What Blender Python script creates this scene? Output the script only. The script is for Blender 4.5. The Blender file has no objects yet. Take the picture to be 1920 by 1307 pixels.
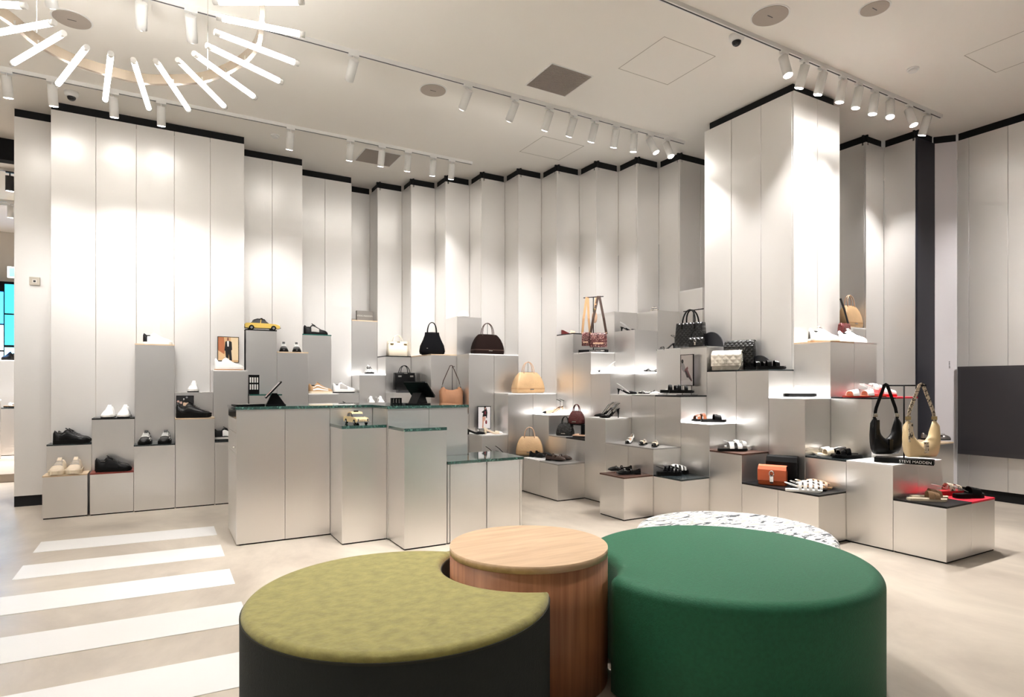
import bpy, bmesh, math, random
from mathutils import Vector, Matrix

random.seed(7)
S = bpy.context.scene
COL = S.collection
PI = math.pi

# ------------------------------------------------------------------ camera
FPX, YAW, EYE, HORIZON = 1141.35, 0.5215, 1.30, 721.13
cam_d = bpy.data.cameras.new('camera')
cam = bpy.data.objects.new('camera', cam_d)
COL.objects.link(cam)
cam.location = (0, 0, EYE)
cam.rotation_euler = (PI / 2, 0, -YAW)
cam_d.sensor_width = 36
cam_d.lens = FPX / 1920 * 36
cam_d.shift_y = (HORIZON - 653.5) / 1920
cam_d.clip_start = 0.05
S.camera = cam

# ------------------------------------------------------------------ world and exposure
W = bpy.data.worlds.new('world')
S.world = W
W.use_nodes = True
W.node_tree.nodes['Background'].inputs[0].default_value = (1.0, 0.97, 0.93, 1)
W.node_tree.nodes['Background'].inputs[1].default_value = 0.04
S.view_settings.view_transform = 'Standard'
S.view_settings.look = 'None'
S.view_settings.gamma = 1
S.view_settings.use_curve_mapping = False
S.view_settings.exposure = 2.74
SPOT_W = 40.0        # one track spot
DOWN_W = 74.0        # one wide flood, added out of view to fill the floor
TUBE_E = 3.8          # glow of the ring lamp's tubes
S.cycles.max_bounces = 6
S.cycles.diffuse_bounces = 4
S.cycles.glossy_bounces = 3
S.cycles.transmission_bounces = 2
S.cycles.use_adaptive_sampling = True
S.cycles.adaptive_threshold = 0.1
S.cycles.adaptive_min_samples = 16
S.cycles.use_denoising = True
S.cycles.use_light_tree = True
S.cycles.caustics_reflective = False
S.cycles.caustics_refractive = False
S.cycles.sample_clamp_indirect = 4.0

# ------------------------------------------------------------------ geometry of the place
SN, CS = math.sin(YAW), math.cos(YAW)
ZTOP, ZCEIL = 4.1425, 4.235
def xl(k): return 2.6929 + .3709 * k           # the shop's square planning grid
def yl(k): return 8.5869 - .3727 * k
def lv(n): return .415 + .2575 * n             # its ledge heights
def at_y(px, Y):                               # where a sight line meets a plane of the grid
    t = (px - 960) / FPX
    D = Y / (CS - SN * t)
    return (SN * D + CS * t * D, Y)
def at_x(px, X):
    t = (px - 960) / FPX
    D = X / (SN + CS * t)
    return (X, CS * D - SN * t * D)
def ld(L, D): return (SN * D + CS * L, CS * D - SN * L)

# ------------------------------------------------------------------ materials
MATS = {}
def mat(name, color, rough=.5, metal=0.0, emit=0.0, noise=0.0, nscale=8.0, stretch=(1, 1, 1), bump=0.0,
        bscale=40.0, c2=None, coat=0.0, spec=.5, sheen=0.0):
    if name in MATS: return MATS[name]
    m = bpy.data.materials.new(name); m.use_nodes = True
    nt = m.node_tree; b = nt.nodes['Principled BSDF']
    b.inputs['Base Color'].default_value = (*color, 1)
    b.inputs['Roughness'].default_value = rough
    b.inputs['Metallic'].default_value = metal
    b.inputs['Specular IOR Level'].default_value = spec
    if coat: b.inputs['Coat Weight'].default_value = coat
    if sheen: b.inputs['Sheen Weight'].default_value = sheen
    if emit:
        b.inputs['Emission Color'].default_value = (*color, 1)
        b.inputs['Emission Strength'].default_value = emit
    if noise or bump:
        tc = nt.nodes.new('ShaderNodeTexCoord'); mp = nt.nodes.new('ShaderNodeMapping')
        mp.inputs['Scale'].default_value = stretch
        nt.links.new(tc.outputs['Object'], mp.inputs[0])
    if noise:
        n = nt.nodes.new('ShaderNodeTexNoise'); n.inputs['Scale'].default_value = nscale
        n.inputs['Detail'].default_value = 6
        nt.links.new(mp.outputs[0], n.inputs['Vector'])
        r = nt.nodes.new('ShaderNodeValToRGB')
        q = c2 or tuple(c * (1 - noise) for c in color)
        r.color_ramp.elements[0].color = (*q, 1); r.color_ramp.elements[0].position = .32
        r.color_ramp.elements[1].color = (*color, 1); r.color_ramp.elements[1].position = .68
        nt.links.new(n.outputs[0], r.inputs[0]); nt.links.new(r.outputs[0], b.inputs['Base Color'])
    if bump:
        n2 = nt.nodes.new('ShaderNodeTexNoise'); n2.inputs['Scale'].default_value = bscale
        nt.links.new(mp.outputs[0], n2.inputs['Vector'])
        bp = nt.nodes.new('ShaderNodeBump'); bp.inputs['Strength'].default_value = bump
        bp.inputs['Distance'].default_value = .01
        nt.links.new(n2.outputs[0], bp.inputs['Height']); nt.links.new(bp.outputs[0], b.inputs['Normal'])
    MATS[name] = m
    return m

def spotted(name, base, chip, scale, lo, hi, rough=.5, chip2=None, stretch=(1, 1, 1)):
    """chips or animal print: voronoi cells picked out in other colours"""
    if name in MATS: return MATS[name]
    m = bpy.data.materials.new(name); m.use_nodes = True
    nt = m.node_tree; b = nt.nodes['Principled BSDF']; b.inputs['Roughness'].default_value = rough
    tc = nt.nodes.new('ShaderNodeTexCoord'); mp = nt.nodes.new('ShaderNodeMapping')
    mp.inputs['Scale'].default_value = stretch
    nt.links.new(tc.outputs['Object'], mp.inputs[0])
    n = nt.nodes.new('ShaderNodeTexNoise'); n.inputs['Scale'].default_value = scale; n.inputs['Detail'].default_value = 3
    n.inputs['Distortion'].default_value = .8
    nt.links.new(mp.outputs[0], n.inputs['Vector'])
    r = nt.nodes.new('ShaderNodeValToRGB'); r.color_ramp.interpolation = 'CONSTANT'
    e = r.color_ramp.elements
    e[0].color = (*chip, 1); e[0].position = 0
    e[1].color = (*base, 1); e[1].position = lo
    x = e.new(hi); x.color = (*(chip2 or chip), 1)
    nt.links.new(n.outputs[0], r.inputs[0]); nt.links.new(r.outputs[0], b.inputs['Base Color'])
    MATS[name] = m
    return m

def floor_material():
    m = bpy.data.materials.new('polished_concrete'); m.use_nodes = True
    nt = m.node_tree; b = nt.nodes['Principled BSDF']
    tc = nt.nodes.new('ShaderNodeTexCoord')
    mp = nt.nodes.new('ShaderNodeMapping'); mp.inputs['Scale'].default_value = (1, .55, 1)
    mp.inputs['Rotation'].default_value = (0, 0, .5)
    nt.links.new(tc.outputs['Object'], mp.inputs[0])
    n = nt.nodes.new('ShaderNodeTexNoise'); n.inputs['Scale'].default_value = .9; n.inputs['Detail'].default_value = 8
    n.inputs['Roughness'].default_value = .62; n.inputs['Distortion'].default_value = .6
    nt.links.new(mp.outputs[0], n.inputs['Vector'])
    r = nt.nodes.new('ShaderNodeValToRGB')
    r.color_ramp.elements[0].position = .34; r.color_ramp.elements[0].color = (.42, .36, .30, 1)
    r.color_ramp.elements[1].position = .66; r.color_ramp.elements[1].color = (.70, .62, .52, 1)
    nt.links.new(n.outputs[0], r.inputs[0]); nt.links.new(r.outputs[0], b.inputs['Base Color'])
    n2 = nt.nodes.new('ShaderNodeTexNoise'); n2.inputs['Scale'].default_value = 3
    nt.links.new(tc.outputs['Object'], n2.inputs['Vector'])
    mr = nt.nodes.new('ShaderNodeMapRange'); mr.inputs['To Min'].default_value = .26; mr.inputs['To Max'].default_value = .42
    nt.links.new(n2.outputs[0], mr.inputs['Value']); nt.links.new(mr.outputs[0], b.inputs['Roughness'])
    return m

def wood_material(name, c1, c2, rot=(0, 0, 0), scale=(2, 26, 26)):
    m = bpy.data.materials.new(name); m.use_nodes = True
    nt = m.node_tree; b = nt.nodes['Principled BSDF']; b.inputs['Roughness'].default_value = .42
    tc = nt.nodes.new('ShaderNodeTexCoord'); mp = nt.nodes.new('ShaderNodeMapping')
    mp.inputs['Scale'].default_value = scale; mp.inputs['Rotation'].default_value = rot
    nt.links.new(tc.outputs['Object'], mp.inputs[0])
    n = nt.nodes.new('ShaderNodeTexNoise'); n.inputs['Scale'].default_value = 2.2; n.inputs['Detail'].default_value = 7
    n.inputs['Distortion'].default_value = .35
    nt.links.new(mp.outputs[0], n.inputs['Vector'])
    r = nt.nodes.new('ShaderNodeValToRGB')
    r.color_ramp.elements[0].position = .3; r.color_ramp.elements[0].color = (*c1, 1)
    r.color_ramp.elements[1].position = .7; r.color_ramp.elements[1].color = (*c2, 1)
    nt.links.new(n.outputs[0], r.inputs[0]); nt.links.new(r.outputs[0], b.inputs['Base Color'])
    return m

def quilt_material(name, color, rough, scale=26):
    m = bpy.data.materials.new(name); m.use_nodes = True
    nt = m.node_tree; b = nt.nodes['Principled BSDF']
    b.inputs['Base Color'].default_value = (*color, 1); b.inputs['Roughness'].default_value = rough
    tc = nt.nodes.new('ShaderNodeTexCoord')
    outs = []
    for a in (PI / 4, -PI / 4):
        mp = nt.nodes.new('ShaderNodeMapping'); mp.inputs['Rotation'].default_value = (0, a, 0)
        nt.links.new(tc.outputs['Object'], mp.inputs[0])
        w = nt.nodes.new('ShaderNodeTexWave'); w.inputs['Scale'].default_value = scale / 4; w.bands_direction = 'X'
        nt.links.new(mp.outputs[0], w.inputs['Vector']); outs.append(w.outputs['Fac'])
    mx = nt.nodes.new('ShaderNodeMath'); mx.operation = 'MINIMUM'
    nt.links.new(outs[0], mx.inputs[0]); nt.links.new(outs[1], mx.inputs[1])
    bp = nt.nodes.new('ShaderNodeBump'); bp.inputs['Strength'].default_value = .5; bp.inputs['Distance'].default_value = .008
    nt.links.new(mx.outputs[0], bp.inputs['Height']); nt.links.new(bp.outputs[0], b.inputs['Normal'])
    MATS[name] = m
    return m

METAL = mat('brushed_aluminium', (.84, .82, .80), rough=.30, metal=.92, bump=.06, bscale=9, stretch=(120, 120, .6))
METALP = mat('brushed_aluminium_panel', (.84, .82, .80), rough=.38, metal=.60, bump=.06, bscale=9, stretch=(120, 120, .5))
CEIL = mat('ceiling_paint', (.93, .895, .84), rough=.85)
FLOOR = floor_material()
BLACK = mat('matte_black', (.004, .004, .005), rough=.5, spec=.3)
VOID = mat('shadow_gap_black', (.004, .004, .005), rough=.9)
WHITE = mat('white_laminate', (.87, .86, .85), rough=.4)
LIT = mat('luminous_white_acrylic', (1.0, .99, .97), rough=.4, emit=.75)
TAN = mat('pale_ply', (.70, .53, .36), rough=.5, noise=.18, nscale=14, stretch=(1, 8, 8))
BROWN = mat('dark_brown_ply', (.10, .045, .03), rough=.42, noise=.4, nscale=10, stretch=(1, 10, 10))
REDB = mat('oxblood_board', (.22, .035, .025), rough=.4)
RED = mat('red_board', (.72, .012, .04), rough=.5)
BLK = mat('black_board', (.004, .004, .005), rough=.4, spec=.3)
SLATE = mat('slate_board', (.02, .027, .03), rough=.25)
GREY = mat('grey_board', (.42, .41, .40), rough=.35, metal=.4)
GREEN_ST = spotted('green_terrazzo', (.012, .055, .043), (.10, .22, .18), 70, .40, .66, rough=.06, chip2=(.003, .012, .010))
for _b in [n for n in GREEN_ST.node_tree.nodes if n.type == 'BSDF_PRINCIPLED']:
    _b.inputs['Coat Weight'].default_value = 1.0; _b.inputs['Coat Roughness'].default_value = .03; _b.inputs['Specular IOR Level'].default_value = .9
GLASSY = mat('bottle_green_board', (.03, .12, .10), rough=.12)
TERR = spotted('white_terrazzo', (.86, .85, .84), (.03, .03, .035), 38, .36, .70, rough=.35, chip2=(.10, .10, .11))
BOARDS = dict(metal=METAL, white=WHITE, lit=LIT, tan=TAN, brown=BROWN, oxblood=REDB, red=RED, black=BLK, slate=SLATE,
              grey=GREY, terrazzo=TERR, green=GREEN_ST, glassy=GLASSY)
WHITEM = mat('white_powder_coat', (.85, .84, .82), rough=.45)
DARKM = mat('dark_anodised', (.05, .05, .055), rough=.4, metal=.5)
CHROME = mat('polished_nickel', (.75, .73, .70), rough=.18, metal=1)
GOLD = mat('brass_hardware', (.72, .52, .25), rough=.25, metal=1)

# ------------------------------------------------------------------ mesh helpers
class MB:
    """collects shapes and links them as one mesh object"""
    def __init__(s): s.v = []; s.f = []; s.sm = []
    def add(s, vs, fs, smooth=False):
        o = len(s.v); s.v += [tuple(p) for p in vs]
        s.f += [tuple(i + o for i in q) for q in fs]; s.sm += [smooth] * len(fs)
        return s
    def box(s, x0, x1, y0, y1, z0, z1):
        return s.add([(x0, y0, z0), (x1, y0, z0), (x1, y1, z0), (x0, y1, z0), (x0, y0, z1), (x1, y0, z1), (x1, y1, z1), (x0, y1, z1)],
                     [(0, 3, 2, 1), (4, 5, 6, 7), (0, 1, 5, 4), (1, 2, 6, 5), (2, 3, 7, 6), (3, 0, 4, 7)])
    def cbox(s, x0, x1, y0, y1, z0, z1, c=.002):
        """box with chamfered upright edges"""
        P = [(x0 + c, y0), (x1 - c, y0), (x1, y0 + c), (x1, y1 - c), (x1 - c, y1), (x0 + c, y1), (x0, y1 - c), (x0, y0 + c)]
        return s.prism(P, z0, z1)
    def prism(s, P, z0, z1, smooth=False):
        n = len(P)
        vs = [(x, y, z0) for x, y in P] + [(x, y, z1) for x, y in P]
        s.add(vs, [tuple(reversed(range(n))), tuple(range(n, 2 * n))])
        s.sm[-2:] = [False, False]
        o = len(s.v) - 2 * n
        for i in range(n):
            j = (i + 1) % n
            s.f.append((o + i, o + j, o + n + j, o + n + i)); s.sm.append(smooth)
        return s
    def rings(s, R, closed=True, cap=True, smooth=True):
        n = len(R[0]); vs = [p for r in R for p in r]; fs = []
        for a in range(len(R) - 1):
            for i in range(n if closed else n - 1):
                j = (i + 1) % n
                fs.append((a * n + i, a * n + j, (a + 1) * n + j, (a + 1) * n + i))
        s.add(vs, fs, smooth)
        if cap and closed:
            o = len(s.v) - len(vs)
            s.f += [tuple(o + i for i in reversed(range(n))), tuple(o + (len(R) - 1) * n + i for i in range(n))]
            s.sm += [False, False]
        return s
    def tube(s, pts, r, n=8, flat=None, smooth=True, cap=True):
        """round (or flat strap: flat=(width,thickness)) section swept along points"""
        pts = [Vector(p) for p in pts]; R = []; up = Vector((0, 0, 1)); prev = None
        for k, p in enumerate(pts):
            t = (pts[min(k + 1, len(pts) - 1)] - pts[max(k - 1, 0)]).normalized()
            if prev is None:
                ref = up if abs(t.z) < .9 else Vector((1, 0, 0))
                a = t.cross(ref).normalized()
            else:
                a = (prev - t * prev.dot(t)).normalized()
            prev = a; b = t.cross(a)
            if flat:
                w, h = flat
                R.append([p + a * w / 2 + b * h / 2, p - a * w / 2 + b * h / 2, p - a * w / 2 - b * h / 2, p + a * w / 2 - b * h / 2])
            else:
                rr = r[k] if isinstance(r, (list, tuple)) else r
                R.append([p + (a * math.cos(2 * PI * i / n) + b * math.sin(2 * PI * i / n)) * rr for i in range(n)])
        return s.rings(R, smooth=smooth and not flat, cap=cap)
    def cyl(s, p0, p1, r0, r1=None, n=16):
        return s.tube([p0, p1], [r0, r0 if r1 is None else r1], n)
    def disc(s, c, r, z0, z1, n=32): 
        return s.prism([(c[0] + r * math.cos(2 * PI * i / n), c[1] + r * math.sin(2 * PI * i / n)) for i in range(n)], z0, z1, True)
    def ell(s, c, r, n=12, m=7):
        R = []
        for k in range(1, m):
            a = -PI / 2 + PI * k / m
            R.append([(c[0] + r[0] * math.cos(a) * math.cos(2 * PI * i / n), c[1] + r[1] * math.cos(a) * math.sin(2 * PI * i / n), c[2] + r[2] * math.sin(a)) for i in range(n)])
        return s.rings(R)
    def xf(s, M):
        s.v = [tuple(M @ Vector(p)) for p in s.v]; return s
    def build(s, name, m, parent=None):
        me = bpy.data.meshes.new(name); me.from_pydata(s.v, [], s.f); me.update()
        me.polygons.foreach_set('use_smooth', s.sm)
        bm = bmesh.new(); bm.from_mesh(me); bmesh.ops.recalc_face_normals(bm, faces=bm.faces); bm.to_mesh(me); bm.free()
        me.materials.append(m)
        o = bpy.data.objects.new(name, me); COL.objects.link(o)
        if parent: o.parent = parent
        return o

def thing(name, label, cat, loc=(0, 0, 0), rz=0.0, group=None):
    o = bpy.data.objects.new(name, None); COL.objects.link(o)
    o.empty_display_size = .05
    o.location = loc; o.rotation_euler = (0, 0, rz)
    o['label'] = label; o['category'] = cat
    if group: o['group'] = group
    return o
def tag(o, label, cat, group=None):
    o['label'] = label; o['category'] = cat
    if group: o['group'] = group
    return o
def struct(name):
    o = bpy.data.objects.new(name, None); COL.objects.link(o); o['kind'] = 'structure'; return o
def lettering(text, size, parent, m, loc, rot, ext=.0008, name='lettering'):
    cu = bpy.data.curves.new(name, 'FONT'); cu.body = text; cu.size = size; cu.extrude = ext
    cu.align_x = 'CENTER'; cu.align_y = 'CENTER'
    tmp = bpy.data.objects.new('tmp', cu); COL.objects.link(tmp)
    me = bpy.data.meshes.new_from_object(tmp.evaluated_get(bpy.context.evaluated_depsgraph_get()))
    bpy.data.objects.remove(tmp)
    o = bpy.data.objects.new(name, me); COL.objects.link(o); me.materials.clear(); me.materials.append(m)
    o.parent = parent; o.location = loc; o.rotation_euler = rot
    return o

# ------------------------------------------------------------------ floor, ceiling, far walls
X0, X1, Y0, Y1 = -7.0, 9.0, -6.0, 15.0
fl = MB().box(X0, X1, Y0, Y1, -.12, 0).build('floor', FLOOR); fl['kind'] = 'structure'
STRIPE = mat('white_floor_paint', (.86, .85, .84), rough=.45, noise=.03, nscale=3)
for k in range(7):
    yr, yw = 6.20 - .7455 * k, 6.285 - .756 * k
    P = [(-.866, yw - .372), (.411, yr - .372), (.411, yr), (-.866, yw)]
    MB().prism(P, 0.0, .0025).build('crossing_stripe', STRIPE, fl)
ce = MB().box(X0, X1, Y0, Y1, ZCEIL, ZCEIL + .1).build('ceiling', CEIL); ce['kind'] = 'structure'
HATCH = mat('hatch_reveal', (.45, .41, .36), rough=.9)
def hatch(x0, x1, y0, y1):
    w = .006
    f = MB()
    f.box(x0, x1, y0, y0 + w, ZCEIL - .001, ZCEIL + .002).box(x0, x1, y1 - w, y1, ZCEIL - .001, ZCEIL + .002)
    f.box(x0, x0 + w, y0, y1, ZCEIL - .001, ZCEIL + .002).box(x1 - w, x1, y0, y1, ZCEIL - .001, ZCEIL + .002)
    f.build('access_panel', HATCH, ce)
hatch(3.67, 4.29, 3.81, 4.41); hatch(3.9, 4.5, 6.05, 6.6); hatch(6.2, 6.8, 2.1, 2.7)
PLASTER = mat('plain_plaster', (.62, .57, .50), rough=.9)
for nm, b in (('wall_far', (X0, X1, Y1, Y1 + .1)), ('wall_side', (X0 - .1, X0, Y0, Y1))):
    w = MB().box(b[0], b[1], b[2], b[3], 0, ZCEIL).build(nm, PLASTER); w['kind'] = 'structure'

# ------------------------------------------------------------------ pleated metal walls
T, G = .02, .0018
def panel(par, axis, pos, a0, a1, z0=0.0, z1=ZTOP, back=1):
    """one metal sheet; axis 'y' lies in the plane Y=pos and spans X a0..a1, its back towards +"""
    a0, a1 = min(a0, a1) + G, max(a0, a1) - G
    m = MB()
    if axis == 'y': m.cbox(a0, a1, min(pos, pos + T * back), max(pos, pos + T * back), z0, z1, .0015)
    else: m.cbox(min(pos, pos + T * back), max(pos, pos + T * back), a0, a1, z0, z1, .0015)
    return m.build('panel', METALP, par)
def gap(par, axis, pos, a0, a1):
    m = MB(); q = .03
    if axis == 'y': m.box(min(a0, a1) - .0, max(a0, a1), pos + q, pos + q + .02, ZTOP - .03, ZCEIL)
    else: m.box(pos + q, pos + q + .02, min(a0, a1), max(a0, a1), ZTOP - .03, ZCEIL)
    return m.build('shadow_gap', VOID, par)
wl = struct('wall_left')
YT = 7.815
sx = [-.998, -.612, -.245, .118, .48, .842]
for a, b in zip(sx, sx[1:]): panel(wl, 'y', YT, a, b)
gap(wl, 'y', YT, sx[0], sx[-1])
panel(wl, 'y', yl(1), -1.362, -.998, z0=.115)
gap(wl, 'y', yl(1), -1.362, -.998)
MB().box(-1.362, -.998, yl(1) + .012, yl(1) + .05, 0, .115).build('plinth_strip', VOID, wl)
panel(wl, 'x', -1.362, yl(1) + T, yl(-1)); panel(wl, 'x', -.998, YT + T, yl(1))
panel(wl, 'x', sx[-1], YT + T, yl(1), back=-1); panel(wl, 'x', xl(-3), yl(1) + T, yl(0), back=-1); panel(wl, 'x', xl(-1), yl(0) + T, yl(-1), back=-1)
for k, a, b in ((1, -5, -4), (1, -4, -3), (0, -3, -2), (0, -2, -1), (-1, -1, 0)): panel(wl, 'y', yl(k), xl(a), xl(b))
gap(wl, 'y', yl(1), xl(-5), xl(-3)); gap(wl, 'y', yl(0), xl(-3), xl(-1)); gap(wl, 'y', yl(-1), xl(-1), xl(0))
wb = struct('wall_back')
for k in range(9):
    panel(wb, 'y', yl(k), xl(k), xl(k + 1)); gap(wb, 'y', yl(k), xl(k), xl(k + 1))
    panel(wb, 'x', xl(k), yl(k) + T, yl(k - 1)); gap(wb, 'x', xl(k), yl(k), yl(k - 1))
panel(wb, 'y', yl(8), xl(9), xl(12)); gap(wb, 'y', yl(8), xl(9), xl(12))
wc = struct('wall_column')
for j in (10, 11, 12): panel(wc, 'x', xl(7), yl(j + 1) + (T if j == 12 else 0), yl(j))
for i in (7, 8): panel(wc, 'y', yl(13), xl(i), xl(i + 1))
panel(wc, 'x', xl(9), yl(13) + T, yl(10), back=-1); panel(wc, 'y', yl(10), xl(7) + T, xl(9), back=-1)
MB().box(xl(7) + .04, xl(9) - .04, yl(13) + .04, yl(10) - .04, ZTOP - .03, ZCEIL).build('shadow_gap', VOID, wc)
wr = struct('wall_recess')
panel(wr, 'x', xl(12), yl(12) + T, yl(11)); panel(wr, 'x', xl(12), yl(11), yl(8)); gap(wr, 'x', xl(12), yl(12), yl(8))
panel(wr, 'y', yl(12), xl(12), xl(13)); gap(wr, 'y', yl(12), xl(12), xl(13))
panel(wr, 'x', xl(13), yl(13) + T, yl(12)); gap(wr, 'x', xl(13), yl(13), yl(12))
DNAVY = mat('dark_graphite_panel', (.018, .018, .026), rough=.4, metal=.0, spec=.3)
o = panel(wr, 'y', yl(13), xl(13), 7.905); o.data.materials[0] = DNAVY
gap(wr, 'y', yl(13), xl(13), 7.905)
wri = struct('wall_right')
a, b = Vector((7.905, yl(13))), Vector((8.05, 3.575)); t = (b - a).normalized(); n = Vector((-t.y, t.x))
LILAC = mat('pale_satin_panel', (.72, .69, .72), rough=.45, metal=.25)
MB().prism([tuple(a), tuple(b), tuple(b + n * .02), tuple(a + n * .02)], 0, ZTOP).build('panel', LILAC, wri)
MB().prism([tuple(a + n * .04), tuple(b + n * .04), tuple(b + n * .06), tuple(a + n * .06)], ZTOP - .03, ZCEIL).build('shadow_gap', VOID, wri)
ys = [3.575, 3.455] + [3.455 - .3727 * k for k in range(1, 16)]
for a, b in zip(ys, ys[1:]):
    panel(wri, 'x', 8.05, b, a, z0=.115)
gap(wri, 'x', 8.05, ys[-1], ys[0])
MB().box(8.065, 8.1, ys[-1], ys[0], 0, .115).build('plinth_strip', VOID, wri)
for k in range(5):
    MB().box(7.996, 8.0, 3.625, 3.645, 1.565 - .018 * k, 1.572 - .018 * k).build('vent_slot', DARKM, wri)

# ------------------------------------------------------------------ display plinths
GRP = 'stepped metal display plinths'
def unit(x0, x1, y0, y1, z, board, label, base=True, bt=.014, over=.002, bodym=None):
    """one display plinth: metal body, coloured top board, recessed black base"""
    cx, cy = (x0 + x1) / 2, (y0 + y1) / 2
    t = thing('display_plinth', label, 'display plinth', (cx, cy, 0), group=GRP)
    hx, hy = (x1 - x0) / 2 - .0012, (y1 - y0) / 2 - .0012
    MB().cbox(-hx, hx, -hy, hy, .012 if base else 0, z - bt, .0015).build('body', bodym or METAL, t)
    MB().cbox(-hx - over + .001, hx + over - .001, -hy - over + .001, hy + over - .001, z - bt, z, .001).build('top_board', BOARDS[board], t)
    if base: MB().box(-hx + .006, hx - .006, -hy + .006, hy - .006, 0, .012).build('base', VOID, t)
    return t
def cell(i, j, n, board, label, **k):
    return unit(.860 if i == -5 else xl(i), xl(i + 1), yl(j + 1), yl(j), lv(n), board, label, **k)
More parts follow.
